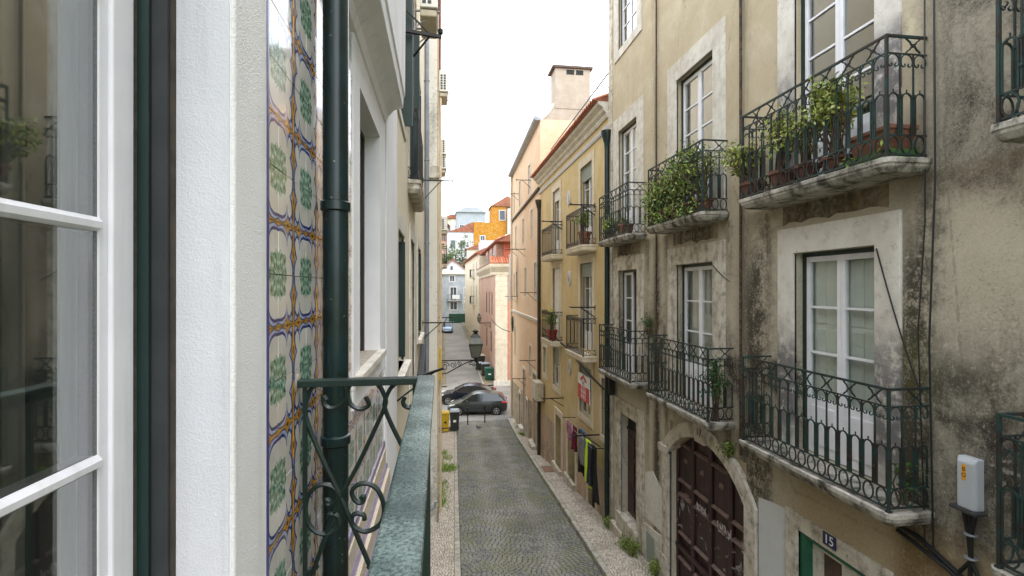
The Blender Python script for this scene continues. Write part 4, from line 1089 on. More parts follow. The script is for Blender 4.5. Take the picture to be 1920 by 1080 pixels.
bb = balcony(he, EF, 7.3, 10.0, -2.25, .8, 'plain', iron='dark_iron', slabm='white_wall')
tag(MB().box(EF, 8.2, 9.6, -2.0, -1.2, .85, .9).build('bed_sheet', 'cloth_white', None), 'white sheet hung over the balcony of the pale blue grey house', 'sheet')
wh = Fr(1.7, 128, 0, 'F')
hw = simple_house('white house with two small shuttered windows on the hillside', wh, 6.6, 2, 14.2, 10, 'white_wall', [(.95, 10.2, .9, 1.8), (3.4, 10.2, .9, 1.8), (2.0, 4.9, .8, 1.6), (5.0, 4.9, .8, 1.6)], roofm='far_roof', trim='grey_blind')
MB().prism(wh, [(-.2, 14.2), (6.8, 14.2), (6.8, 16.8), (6.0, 16.6), (2.2, 14.9)], .2, -9).build('roof', 'far_roof', hw)
wc = MB().box(wh, 1.0, 2.0, 14.0, 17.6, -3, -2.2).build('chimney', 'cream_stone', hw)
of = Fr(8.3, 127.5, 0, 'F')
ho = simple_house('bright orange house with white window frames on the hillside', of, 14, 0, 16.7, 11, 'orange_wall', [(1.7, 10.6, 1.0, 2.6), (6.4, 9.4, 1.6, 3.4), (10.5, 9.4, 1.4, 2.8)], trim='white_wall')
MB().box(of, 4.6, 12.6, 16.7, 20.9, -8, -.6).build('upper_storey', 'orange_wall', ho)
uw = MB().box(of, 6.4, 8.1, 17.3, 20.0, -.62, -.5).build('window', 'white_wall', ho); MB().box(of, 6.6, 7.9, 17.5, 19.8, -.52, -.47).build('pane', 'far_window', uw)
MB().prism(of, [(4.2, 20.9), (13.0, 20.9), (8.6, 23.6)], -.3, -8.4).build('roof', 'far_roof', ho)
oc = MB().box(of, 8.4, 10.8, 8, 20.2, .4, 1.6).build('chimney', 'white_wall', ho); MB().box(of, 8.2, 11.0, 20.2, 20.5, .3, 1.7).build('chimney_cap', 'brown_edge', oc)
pf = Fr(-3.5, 133, 0, 'F')
simple_house('pale pink house half hidden at the edge of the hill', pf, 5.4, 0, 16.5, 8, 'pink_wall', [(3.6, 12.4, 1.2, 2.2), (3.4, 7.2, 1.4, 1.8), (4.0, 3.6, 1.0, 1.4)], roof=1.6, trim='salmon_wall')
gf = Fr(5, 160, 0, 'F')
simple_house('grey house on the skyline behind the orange one', gf, 9, 5, 24.0, 8, 'blue_grey_wall', [(1, 18, 1.2, 2), (4, 18, 1.2, 2), (6.8, 19, 1.2, 2)], roof=1.6, roofm='blue_grey_wall')
gf = Fr(0, 170, 0, 'F')
simple_house('flat pale house on the skyline above the white one', gf, 12, 5, 23.2, 8, 'cream_wall', [(2, 19, 1.2, 2), (5, 19, 1.2, 2), (8, 19, 1.2, 2)], roof=1.4)
lf = Fr(5.5, 106, 0, 'F')
simple_house('low cream house below the orange one', lf, 12, -4, 8.2, 6, 'cream_wall', [(2, 4, 1.0, 1.6), (5, 4, 1.0, 1.6)], roof=1.5)
# left row of the far street
H6 = thing('apartment_building', 'pale row house lining the far street beyond the bins', 'building', (-.2, 60, G(60)))
FL = Fr(-.22, 45.6, -.15, 'L')
facade(FL, 0, 52, -11, 3.2, [(3, 4, -7.9, -5.2, .15), (3, 4, -4, -2, .12), (9, 10, -4, -2, .12), (9, 10, -.5, 1.6, .12), (3, 4, -.5, 1.6, .12), (16, 17, -4, -2, .12)], 'cream_wall', H6, back=8)
for (a, z0, z1) in ((3, -4, -2), (9, -4, -2), (9, -.5, 1.6), (3, -.5, 1.6), (16, -4, -2), (3, -7.9, -5.2)): window(H6, FL, a, a + 1, z0, z1, .08, 2, 0, 2, back='room_dark')
MB().profile(FL, -.2, 52, [(-.05, 3.1), (.3, 3.2), (.3, 3.35), (-3, 4.6), (-8, 3.3)]).build('roof', 'far_roof', H6)
# trees on the slope between the end house and the hill
LEAFQ = None
def leaves(b, centres, n, spread, size, up=.3, rnd=random):
    for c in centres:
        for _ in range(n):
            while True:
                q = Vector((rnd.uniform(-1, 1), rnd.uniform(-1, 1), rnd.uniform(-1, 1)))
                if q.length < 1: break
            p = Vector(c) + q * spread
            d = Vector((rnd.gauss(0, 1), rnd.gauss(0, 1), rnd.gauss(up, .8))).normalized(); e = d.orthogonal().normalized()
            e = (e * math.cos(rnd.uniform(0, 6.28)) + d.cross(e) * math.sin(rnd.uniform(0, 6.28))).normalized()
            s = size * rnd.uniform(.6, 1.25); w = s * .42
            t = e; wv = d
            m1 = p + t * s * .5
            b.add([p, m1 + wv * w * .5 + Vector((0, 0, s * .06)), p + t * s, m1 - wv * w * .5 + Vector((0, 0, s * .06))], [(0, 1, 2, 3)])
def tree(label, x, y, h, r, n=70, m='leaf_tree'):
    z = G(y) - .2; t = thing('tree', label, 'tree', (x, y, z), 'trees on the slope')
    b = MB(); b.tube([(x, y, z), (x + .2, y, z + h * .35), (x + .1, y + .2, z + h * .7)], .3, 7, rs=[.32, .22, .1]); cs = []
    for k in range(6):
        a = k * 1.05; q = (x + math.cos(a) * r * .6, y + math.sin(a) * r * .6, z + h * random.uniform(.6, .9))
        b.tube([(x + .15, y, z + h * random.uniform(.35, .5)), q], .08, 5)
    b.build('trunk', 'bark', t)
    b = MB()
    for k in range(n):
        q = Vector((random.gauss(0, .42), random.gauss(0, .42), random.gauss(0, .33))); cs.append((x + q.x * r, y + q.y * r, z + h * .72 + q.z * h * .5))
    leaves(b, cs, 26, r * .28, .5); b.build('crown', m, t, fix=False)
for (lab, x, y, h, r) in (('round olive green tree above the gable of the blue grey house', 3.9, 109, 13, 2.6), ('darker green tree beside the white hillside house', 6.2, 111, 12.5, 2.4), ('small green tree close to the pale pink hillside house', 1.6, 112, 12, 2.2)):
    tree(lab, x, y, h, r)

# ------------------------------------------------------------------ left: the tiled house, its open French window and balcony
LF = Fr(-.434, 0, 0, 'L')
H0 = thing('apartment_building', 'house clad in patterned glazed tiles with white stucco window surrounds', 'building', (-.434, 2, G(2)))
LD = 1.12      # far jamb of the balcony door
facade(LF, LD + .005, 4.99, -8, 4.4, [(2.72, 3.67, -.43, 1.09, .17)], 'grout', H0, back=4)
facade(LF, -3, -.4, -8, 4.4, [], 'white_render', H0, back=4, name='near_wall')
MB().box(LF, -.4, LD, 1.45, 4.4, -4, -.0).build('lintel_wall', 'white_render', H0); MB().box(LF, -.4, LD + .003, -8, -1.36, -4, -.002).build('lower_wall', 'white_render', H0)
# stucco surround of the balcony door: outer face and reveal
MB().box(LF, LD, 1.318, -1.35, 1.75, -.108, .012).build('stucco_surround', 'stucco_rough', H0, bevel=.006)
MB().box(LF, LD - .004, LD + .02, -1.35, 1.45, -.112, .002).build('stucco_reveal', 'stucco_fine', H0)
MB().box(LF, -.4, LD, 1.45, 1.75, -.1, .012).build('stucco_head', 'stucco_rough', H0)
MB().box(LF, 1.319, 1.333, -1.35, 1.75, -.01, .012).build('tile_border', 'tile_edge_blue', H0)
# tiles: one mesh, mirrored so that four make the figure
TS = .14
def tile_mesh():
    me = bpy.data.meshes.new('tile'); h = TS / 2; g = .0006; e = .0006; t = .0065
    vs = [(-h + g, -h + g, 0), (h - g, -h + g, 0), (h - g, h - g, 0), (-h + g, h - g, 0), (-h + g + e, -h + g + e, t), (h - g - e, -h + g + e, t), (h - g - e, h - g - e, t), (-h + g + e, h - g - e, t)]
    me.from_pydata(vs, [], [(4, 5, 6, 7), (0, 1, 5, 4), (1, 2, 6, 5), (2, 3, 7, 6), (3, 0, 4, 7)])
    uv = me.uv_layers.new(name='UVMap')
    for l in me.loops: v = me.vertices[l.vertex_index].co; uv.data[l.index].uv = (v.x / TS + .5, v.y / TS + .5)
    me.materials.append(MATS['tile_glaze']); return me
TM = tile_mesh()
wall0 = H0.children[0]
T0, Z0 = 1.424, .037 - .14 * 20
ROT = Matrix(((0, 0, 1), (1, 0, 0), (0, 1, 0)))   # tile x -> world Y, tile y -> world Z, normal -> world X
ntile = 0
for i in range(-1, 19):
    for j in range(9, 31):
        s, z = T0 + (i + .5) * TS, Z0 + (j + .5) * TS
        if z < -1.16: continue
        if s + TS / 2 > 2.56 and z + TS / 2 > -.50: continue        # stucco around the window
        if s + TS / 2 > 4.0: continue
        if s > 2.6 and z > 1.9: continue
        o = link('tile', TM, wall0); o.matrix_local = Matrix.Translation(Vector((-.434 - .0005 + random.uniform(-.0006, .0006), s, z)) - OFF[wall0]) @ (ROT @ Matrix.Rotation(random.uniform(-.006, .006), 3, 'X') @ Matrix.Rotation(random.uniform(-.006, .006), 3, 'Y')).to_4x4() @ Matrix.Diagonal((1 if i % 2 == 0 else -1, 1 if j % 2 == 0 else -1, 1, 1)); ntile += 1
print('tiles', ntile)
# tile border and ledge under the tiled field
for (z0, z1, m, d) in ((-1.22, -1.17, 'border_lilac', .012), (-1.34, -1.22, 'border_beige', .02), (-1.38, -1.34, 'border_lilac', .03), (-1.50, -1.38, 'border_beige', .05), (-1.54, -1.50, 'border_lilac', .06), (-1.66, -1.54, 'border_beige', .05), (-1.70, -1.66, 'border_lilac', .03)):
    MB().box(LF, 1.62, 3.99, z0, z1, -.01, d).build('tile_border', m, H0)
# the next window: stucco surround, reveal, sill, hood
b = MB(); P = LF.P; vs = []
MB().prism(LF, [(2.56, -.50), (2.72, -.50), (2.72, 1.09), (3.67, 1.09), (3.67, -.50), (3.985, -.50), (3.985, 4.35), (2.56, 4.35)], -.02, .014).build('window_surround', 'white_render', H0)
MB().box(LF, 3.640, 3.6695, -.43, 1.088, -.16, .0145).build('window_reveal', 'white_render', H0); MB().box(LF, 2.7205, 2.75, -.43, 1.088, -.16, .0145).build('window_reveal', 'white_render', H0)
MB().box(LF, 2.7505, 3.6395, 1.06, 1.0885, -.16, .0145).build('window_reveal', 'white_render', H0)
MB().box(LF, 2.56, 3.985, -.60, -.503, -.02, .013).build('window_apron', 'white_render', H0)
w1 = window(H0, LF, 2.751, 3.639, -.43, 1.059, .15, 1, 0, 1, frame='brown_pipe', leaf='brown_pipe', back='room_grey', fw=.035, st=.05)
MB().box(LF, 2.60, 3.72, -.475, -.431, -.13, .05).build('window_sill', 'pale_stone', H0, bevel=.006)
MB().profile(LF, 2.2, 3.96, [(-.01, 1.25), (.025, 1.26), (.04, 1.31), (.085, 1.36), (.15, 1.38), (.155, 1.46), (.165, 1.47), (.17, 2.3), (-.01, 2.35)]).build('window_hood', 'white_render', H0, bevel=.006)
MB().box(LF, 3.992, 4.985, -1.66, 4.38, -.01, .02).build('corner_pilaster', 'white_render', H0, bevel=.008)
MB().box(LF, 3.992, 4.985, -8, -1.662, -.01, .015).build('plinth', 'pale_wall', H0)
MB().tube([LF.P(3.99, -1.6, .02), LF.P(3.99, .2, .016), LF.P(3.99, 2.4, .02)], .006, 5).build('sealant_bead', 'old_white_paint', H0)
# French window standing nearly closed: frame, green shutter edge, white leaf with panes
YD = LD - .012
def jb(x0, x1, y0, y1, z0, z1): return MB().cub(x0, x1, y0, y1, z0, z1)
fwn = jb(-.5625, -.536, 1.085, YD + .05, -1.35, 1.44).build('door_frame', 'dark_gap', H0)
jb(-.5355, -.5325, 1.098, YD + .01, -1.35, 1.44).build('weather_strip', 'brown_edge', fwn)
jb(-.584, -.563, 1.076, YD + .05, -1.35, 1.44).build('frame_edge', 'green_paint', fwn)
jb(-.5640, -.5625, 1.080, YD + .04, -1.35, 1.44).build('groove', 'black_rubber', fwn)
LW = Fr(-.583, 1.066, 0, 'L'); ang = math.radians(-1.5)
LW.a = Vector((math.sin(ang), -math.cos(ang), 0)); LW.n = Vector((math.cos(ang), math.sin(ang), 0))
lv = MB().prism(LW, [(0, -1.33), (.062, -1.33), (.062, 1.43), (0, 1.43)], -.05, .0).build('french_window', 'white_paint', H0, bevel=.004)
lv['label'] = 'white French window leaf whose panes mirror the house opposite'
MB().box(LW, .0885, .096, -1.25, 1.36, -.035, -.009).build('glazing_bead', 'gasket', lv); MB().prism(LW, [(.0625, -1.3), (.088, -1.3), (.088, 1.4), (.0625, 1.4)], -.045, -.007).build('leaf_edge', 'white_paint', lv, bevel=.003)
for z in (.942, .527, .112, -.303, -.718, -1.133):
    MB().profile(LW, .0885, .62, [(-.04, z - .0135), (-.012, z - .0135), (.0, z - .007), (.001, z + .004), (-.006, z + .012), (-.012, z + .0135), (-.04, z + .0135)]).build('glazing_bar', 'white_paint', lv)
zz = [1.40, .942, .527, .112, -.303, -.718, -1.133]
for i in range(6):
    MB().box(LW, .096, .62, zz[i + 1] + .0135, zz[i] - .0135, -.014, -.010).build('pane', 'glass_near', lv)
MB().box(LW, .62, .68, -1.33, 1.43, -.05, 0).build('stile', 'white_paint', lv, bevel=.004)
# behind the panes: curtain strip standing in for the jamb's pale reflection, grey room
N = 24; b = MB(); vs = []
for i in range(N + 1):
    k = -.03 + .095 * i / N; dd = -.085 + .006 * math.sin(i * 1.7); vs += [LW.P(k, -1.34, dd), LW.P(k, 1.44, dd)]
b.add(vs, [(2 * i, 2 * i + 1, 2 * i + 3, 2 * i + 2) for i in range(N)]).build('curtain', 'curtain', lv)
b = MB(); vs = []  # sheer sheet added to lift the brightness behind the panes
for i in range(41):
    y = .2 + .9 * i / 40; xx = -.80 + .012 * math.sin(i * 1.1) + .006 * math.sin(i * 2.7); vs += [(xx, y, -1.34), (xx, y, 1.44)]
b.add(vs, [(2 * i, 2 * i + 1, 2 * i + 3, 2 * i + 2) for i in range(40)]).build('brightening_sheet', 'sheer', H0)
b = MB(); q = [(-.70, -1.2), (-.70, 1.117), (-3.2, 1.117), (-3.2, -1.2)]
b.add([(x, y, z) for z in (-1.35, 1.45) for x, y in q], [(0, 1, 2, 3), (4, 5, 6, 7), (1, 2, 6, 5), (2, 3, 7, 6), (3, 0, 4, 7)]).build('room', 'room_grey', H0, fix=False)
# the balcony we look from
RT = -.273; RX0, RX1 = -.070, -.018; YE = 1.605
bal = MB().box(LF, -.45, 1.64, -1.50, -1.36, .002, .46).build('balcony', 'slab_stone', H0, bevel=.01)
bal['label'] = 'narrow balcony with dark green iron railing and blistered flat handrail'
MB().cub(RX0, RX1, -.6, YE + .02, RT - .012, RT).build('handrail', 'rail_green', bal, bevel=.004)
MB().cub(RX0 + .012, RX1 - .012, -.6, YE + .005, RT - .036, RT - .013).build('rail', 'iron_green', bal)
MB().cub(RX1 - .012, RX1 - .004, -.6, YE + .005, RT - .05, RT - .0125).build('rail', 'rail_green', bal)
MB().cub(-.445, RX0 + .02, YE - .018, YE + .018, RT - .024, RT - .002).build('side_handrail', 'iron_green', bal, bevel=.003)
MB().lathe((-.436, YE, RT - .012), [(.032, -.004), (.034, .006), (.02, .012), (.001, .013)], 14, axis=0).build('wall_flange', 'grout', bal)
def Q(px, py): return onY(px, py, YE)
MB().tube([Q(572, 712), Q(572, 900), Q(573, 1200)], .0085, 4).build('post', 'iron_green', bal)
MB().tube([Q(778, 716), Q(778, 900), Q(778, 1300)], .009, 4).build('post', 'iron_green', bal)
def curve(pts, r=.0075, name='scroll'):
    # Catmull-Rom through picture points, on the plane of the side railing
    p = [Q(*a) for a in pts]; out = []
    for i in range(len(p) - 1):
        p0, p1, p2, p3 = p[max(i - 1, 0)], p[i], p[i + 1], p[min(i + 2, len(p) - 1)]
        for k in range(4):
            t = k / 4; out.append(.5 * ((2 * p1) + (p2 - p0) * t + (2 * p0 - 5 * p1 + 4 * p2 - p3) * t * t + (3 * p1 - p0 - 3 * p2 + p3) * t ** 3))
    out.append(p[-1]); MB().tube(out, r, 6).build(name, 'iron_green', bal, smooth=True)
# top scroll row
curve([(612, 750), (606, 742), (608, 758), (618, 765), (634, 762), (648, 748), (649, 730), (641, 720), (624, 714), (600, 717), (581, 733), (573, 762), (576, 790), (600, 850), (640, 935), (668, 1000), (700, 1075), (740, 1160)])
curve([(690, 752), (686, 744), (692, 758), (684, 765), (672, 766), (658, 758), (652, 740), (655, 724), (668, 715), (690, 714), (710, 722), (722, 745), (722, 762), (705, 800), (672, 870), (640, 930), (618, 985), (595, 1050), (570, 1130)])
curve([(760, 744), (756, 752), (758, 760), (768, 764), (777, 755)])
curve([(780, 716), (755, 714), (735, 725), (723, 748), (722, 766), (736, 800), (756, 840), (775, 880)])
# heart of C scrolls where the diagonals cross
curve([(618, 940), (612, 936), (614, 945), (622, 944), (630, 935), (630, 920), (622, 912), (606, 908), (590, 914), (578, 930), (573, 955), (578, 980), (590, 995), (608, 1001), (624, 996), (634, 984), (634, 970), (628, 964), (618, 964), (614, 972)])
curve([(676, 935), (682, 930), (681, 940), (672, 942), (664, 935), (660, 924), (664, 914), (676, 907), (692, 907), (708, 918), (718, 940), (720, 960), (714, 980), (700, 992), (684, 996), (668, 990), (660, 980), (662, 966), (672, 962), (682, 966), (684, 975)])
curve([(596, 1060), (575, 1085), (573, 1130), (600, 1170), (640, 1150)]); curve([(690, 1060), (712, 1085), (718, 1130), (690, 1170), (650, 1150)])
MB().tube([Q(572, 1235), Q(778, 1240)], .008, 4).build('rail', 'iron_green', bal)
for i in range(13):
    y = YE - .12 * i - .06; xm = (RX0 + RX1) / 2 + .008
    MB().tube([(xm, y, RT - .02), (xm, y, -1.30)], .0085, 4).build('baluster', 'iron_green', bal)
MB().cub(xm - .012, xm + .012, -.5, YE, -1.31, -1.29).build('rail', 'iron_green', bal)
# downpipe in front of the tiles
tubes('drainpipe', 'glossy dark green drainpipe in front of the patterned tiles', 'drainpipe', [(-.372, 1.885, 4.3), (-.372, 1.885, 0), (-.372, 1.885, G(1.9) + .1)], .0445, 'pipe_green', 20, collars=(.293, -.54, -2.4, 1.6), rc=.052)

# ------------------------------------------------------------------ left: beige house with green shutters
H7 = thing('apartment_building', 'beige house with dark green shutters and one small iron balcony', 'building', (-.434, 9, G(9)))
hl = [(5.15, 6.1, -.85, .60, .2), (7.35, 8.45, -3.2, .72, .2), (9.7, 11.1, -.95, .80, .2), (5.3, 6.2, 1.9, 4.9, .2), (7.1, 8.3, 1.46, 4.2, .2), (9.9, 11.1, 2.4, 4.2, .2)]
facade(LF, 4.992, 13.99, -9, 8.3, hl, 'cream_wall', H7, back=8)
for i, h in enumerate(hl):
    surround(H7, LF, *h[:4], .16, .2, 'pale_stone', .02, bottom=.1 if i != 1 else None)
    window(H7, LF, *h[:4], .15, 3, 0, 2, back='room_dark' if i in (1,) else 'sheer', frame='green_paint')
    if i not in (1,):
        for s in (h[1] - .02,):
            sh = MB().box(LF, s, s + .035, h[2] + .05, h[3] - .05, -.19, .10 if i in (3, 4) else .02).build('shutter', 'green_paint', H7)
    if i in (0, 2): MB().box(LF, h[0] - .1, h[1] + .1, h[2] - .08, h[2], -.1, .09).build('window_sill', 'pale_stone', H7, bevel=.008)
balcony(H7, LF, 6.9, 8.65, 1.45, .13, 'plain', iron='dark_iron', slabm='stone', h=.95, thick=.17)
MB().prism(LF, [(9.6, -1.6), (11.2, -1.2), (11.2, -3), (9.6, -3)], -.01, .12).build('shop_awning_box', 'dark_gap', H7)
MB().box(LF, 4.995, 13.98, -9, -4.6, -.01, .02).build('plinth', 'base_wall', H7)
tubes('drainpipe', 'slim grey zinc drainpipe beside the beige house with shutters', 'drainpipe', [(-.36, 13.6, 8.2), (-.36, 13.6, 0), (-.36, 13.6, G(13.6) + .1)], .06, 'grey_pipe', 12, collars=(3.4, 1.2, -1.2, 5.5))
tubes('drainpipe', 'tall dark green drainpipe between the green shutters', 'drainpipe', [(-.37, 6.45, 8), (-.37, 6.45, 5), (-.37, 6.45, 2.2)], .04, 'pipe_green', 10)
# ------------------------------------------------------------------ left: stained house that steps forward
L3 = Fr(-.08, 14.0, 0, 'L'); L3e = Fr(-.434, 14.0, 0, 'F')
H8 = thing('apartment_building', 'pale stained house stepping forward on the air conditioner side', 'building', (-.08, 24, G(24)))
h8 = [(2.4, 3.4, -1.0, .9, .15), (2.4, 3.4, 2.3, 4.2, .15), (7, 8, -1.0, .9, .15), (7, 8, 2.3, 4.2, .15), (12, 13, -1, .9, .15), (12, 13, 2.3, 4.2, .15), (16.5, 17.5, 1.3, 3.6, .15), (4.5, 5.5, -7.6, -4.9, .2), (10, 11, -8.2, -5.4, .2)]
facade(L3, 0, 20, -11, 8.6, h8, 'cream_wall', H8, back=8)
for h in h8: window(H8, L3, *h[:4], .1, 2, 0, 2, back='room_dark'); surround(H8, L3, *h[:4], .15, .15, 'pale_stone', .02, bottom=.1)
MB().box(L3e, -.05, .352, -9, 8.58, -.05, .012).build('party_wall', 'pale_wall', H8)
MB().box(L3e, -.02, .40, 3.0, 3.35, -.0, .08).build('stone_block', 'stone', H8, bevel=.02)
MB().box(L3, -.013, .45, -10, 8.5, -.01, .03).build('corner_pilaster', 'base_wall', H8)
MB().profile(L3, -.05, 20, [(-.02, 8.4), (.08, 8.5), (.1, 8.65), (-3, 9.4), (-7, 8.6)]).build('roof', 'far_roof', H8)
tubes('drainpipe', 'thin cream drainpipe on the corner of the stained stepping house', 'drainpipe', [(.0, 15.0, 6), (.0, 15.0, 0), (.0, 15.0, G(15) + .1)], .04, 'cream_pipe', 8, collars=(2, -.5, -3))
balcony(H8, L3, 16.2, 17.9, 1.45, .45, 'plain', iron='dark_iron', slabm='stone', h=1.05, thick=.22)
tag(MB().box(L3, .9, 1.5, -2.7, -1.75, .002, .09).build('wall_board', 'bin_yellow', None), 'weathered yellow board fixed to the stained house wall near the lamp', 'board')

# ------------------------------------------------------------------ pipes, wires and boxes on the right
hop = tubes('drainpipe', 'dark green drainpipe with funnel head where yellow house meets grey house', 'drainpipe', [(4.40, 13.05, 4.05), (4.40, 13.05, 0), (4.40, 13.05, G(13) + .1)], .065, 'pipe_green', 14, collars=(2.0, -.7, -3.2, -5), rc=.078)
MB().lathe((4.40, 13.05, 3.75), [(.07, 0), (.075, .12), (.15, .34), (.16, .46), (.15, .46), (.0, .40)], 12).build('funnel', 'pipe_green', hop, smooth=True)
hop = tubes('drainpipe', 'black drainpipe between the yellow and beige houses', 'drainpipe', [(4.42, 22.6, 3.75), (4.42, 22.6, 0), (4.42, 22.6, G(22.6) + .1)], .075, 'brown_pipe', 12, collars=(1.5, -2, -5))
MB().lathe((4.42, 22.6, 3.6), [(.08, 0), (.16, .3), (.17, .42), (.0, .38)], 10).build('funnel', 'brown_pipe', hop, smooth=True)
p = BF.P(11.6, 0, .1)
tubes('drainpipe', 'cream drainpipe at the outer corner of the beige house', 'drainpipe', [(p.x, p.y, 7.7), (p.x, p.y, 0), (p.x, p.y, G(34) + .1)], .07, 'cream_pipe', 10, collars=(4, 0, -4))
tubes('conduit', 'thin grey conduit running down between far and middle balconies', 'conduit', [(4.46, 10.0 + .05, 7.95), (4.46, 10.05, 0), (4.46, 10.05, -2.3)], .018, 'rusty_iron', 6)
tubes('conduit', 'thin grey conduit running down between middle and near balconies', 'conduit', [(4.46, 7.05, 7.95), (4.46, 7.05, 0), (4.46, 7.05, -2.5)], .02, 'rusty_iron', 6)
tubes('cable', 'black cable hanging straight beside the near balcony end', 'cable', [(4.47, 4.05, 3), (4.46, 4.03, 1), (4.44, 4.07, -.5), (4.46, 4.05, -2.4)], .009, 'black_cable', 5)
tubes('cable', 'second black cable hanging loosely beside the near balcony end', 'cable', [(4.47, 4.14, 3), (4.45, 4.12, .6), (4.44, 4.18, -.4), (4.46, 4.13, -2.4)], .007, 'black_cable', 5)
tubes('cable', 'thin black cable slanting from the door head to the railing', 'cable', sag(onX(1643, 466, 4.46), onX(1722, 728, 4.42), .05), .008, 'black_cable', 5)
tubes('cable', 'thin black cable slanting from the middle door head to the conduit', 'cable', sag(onX(1336, 497, 4.46), onX(1368, 528, 4.46), .02), .007, 'black_cable', 5)
tubes('cable', 'thick black cable sagging along the wall under the near balcony', 'cable', [RF.P(7.0, -2.35, .03), RF.P(6.4, -2.32, .04), RF.P(5.2, -2.32, .04), RF.P(4.2, -2.34, .04), RF.P(3.7, -2.52, .05), RF.P(3.2, -2.68, .05), RF.P(1, -2.75, .05)], .022, 'black_cable', 7)
tubes('cable', 'second thick black cable running beside the first below the balcony', 'cable', [RF.P(4.4, -2.37, .06), RF.P(3.9, -2.47, .07), RF.P(3.5, -2.63, .08), RF.P(3.0, -2.76, .07), RF.P(1, -2.82, .07)], .02, 'black_cable', 7)
ub = thing('junction_box', 'grey telecom junction box with orange label on the stained wall', 'junction box', RF.P(3.7, -1.86, .05))
bx_ = MB(); r0 = [RF.P(a, z, .012) for a, z in ((3.63, -1.86), (3.79, -1.86), (3.79, -1.43), (3.63, -1.43))]; r1 = [RF.P(a, z, .085) for a, z in ((3.63, -1.86), (3.79, -1.86), (3.79, -1.43), (3.63, -1.43))]; r2 = [RF.P(a, z, .11) for a, z in ((3.65, -1.86), (3.775, -1.86), (3.775, -1.47), (3.64, -1.47))]
bx_.loft([r0, r1, r2]).build('box_cover', 'box_grey', ub, bevel=.008)
MB().box(RF, 3.60, 3.82, -1.885, -1.861, .02, .14).build('gland_plate', 'ac_dark', ub)
lb = MB().box(RF, 3.70, 3.735, -1.62, -1.49, .1095, .112).build('label_sticker', 'label_orange', ub)
for ch_, z in (('B', -1.53), ('O', -1.58)): text(ch_, 'lettering', 'black_rubber', ub, RF.P(3.7175, z, .1125), (0, -1, 0), (0, 0, 1), .048, .0005)
for i, a in enumerate((3.65, 3.70, 3.76)):
    MB().tube([RF.P(a, -1.87, .07), RF.P(a * .5 + 1.85, -2.0, .07), RF.P(3.70 + .01 * i, -2.1, .06), RF.P(3.70, -2.3, .06), RF.P(3.62 + .09 * i, -2.45, .06), RF.P(3.5 + .15 * i, -2.58, .07)], .018, 6).build('lead_cable', 'black_cable', ub)
for z in (-2.08, -2.28): MB().lathe(RF.P(3.70, z, .06), [(.045, -.008), (.05, 0), (.045, .008)], 10).build('cable_tie', 'zinc', ub)
tubes('cable', 'black cable draped along the yellow house below its balconies', 'cable', [RF.P(22, -1.75, .06), RF.P(20, -1.85, .08), RF.P(17.5, -2.1, .08), RF.P(15, -2.55, .08), RF.P(13.4, -2.75, .08)], .03, 'black_cable', 6)
tubes('cable', 'wire crossing from the beige house to the pink house', 'cable', sag(onX(960, 622, 5.0), PX.P(3, -3.0, .1), .25), .03, 'black_cable', 5)
cr = MB().tube([BF.P(10.6 + .35 * math.cos(a * .5), -2.35 + .5 * math.sin(a * .5), .12) for a in range(26)], .04, 5).build('cable_coil', 'black_cable', None); tag(cr, 'coil of black cable hung on the beige house corner', 'cable')
ml = MB().box(RF, 12.55, 12.70, -2.75, -2.3, .04, .2).build('letter_box', 'room_dark', None, bevel=.02); tag(ml, 'small dark box under the far lower balcony beside the drainpipe', 'box')

# ------------------------------------------------------------------ estate agent's board
sg = thing('sale_sign', 'red and white estate agent board with phone number on yellow house', 'sign', YF.P(15.35, -3.55, .08))
sa, sb = 14.72, 15.98
MB().box(YF, sa, sb, -3.50, -2.68, .06, .085).build('board', 'sign_white', sg); MB().box(YF, sa, sb, -3.50, -3.04, .0855, .089).build('red_panel', 'sign_red', sg)
sm = (sa + sb) / 2
MB().prism(YF, [(sm - .34, -2.84), (sm - .34, -2.90), (sm - .18, -2.90), (sm, -2.80), (sm + .18, -2.90), (sm + .34, -2.90), (sm + .34, -2.84), (sm, -2.70)], .0855, .091).build('roof_emblem', 'sign_red', sg)
text('ERA', 'lettering', 'sign_blue', sg, YF.P(sm, -2.955, .0905), (0, -1, 0), (0, 0, 1), .15, .001)
for i, l in enumerate(('215', '999', '995')):
    o = text(l, 'lettering', 'sign_white', sg, YF.P(sm, -3.12 - i * .14, .0905), (0, -1, 0), (0, 0, 1), .19, .001); o.scale = (2.0, 1, 1)

# ------------------------------------------------------------------ laundry brackets
def bracket(label, fr, s, z, ln, brace=-.35, m='rusty_iron', r=.014, spread=0.0):
    t = thing('drying_bracket', label, 'bracket', fr.P(s, z, 0), 'iron laundry brackets on the house fronts')
    MB().tube([fr.P(s, z, 0), fr.P(s + spread, z, ln)], r, 4).build('arm', m, t)
    MB().tube([fr.P(s, z + brace, 0), fr.P(s + spread * .6, z, ln * .6)], r * .7, 4).build('brace', m, t)
    MB().tube([fr.P(s + spread - .14, z + .01, ln), fr.P(s + spread + .14, z + .01, ln)], r * .8, 4).build('cross_bar', m, t)
    MB().box(fr, s - .02, s + .02, z - .06, z + .06, -.01, .012).build('wall_plate', m, t)
    return t
tl = thing('drying_bracket', 'heavy dark laundry bracket sticking out below the top air conditioner', 'bracket', LF.P(6.1, 2.8, 0), 'iron laundry brackets on the house fronts')
MB().tube([(-.434, 6.1, 3.05), (.01, 6.2, 3.05)], .026, 4).build('arm', 'dark_iron', tl); MB().tube([(-.434, 6.1, 3.32), (-.13, 6.16, 3.06)], .012, 4).build('brace', 'dark_iron', tl); MB().tube([(-.434, 6.6, 2.85), (-.13, 6.2, 3.05)], .012, 4).build('brace', 'dark_iron', tl)
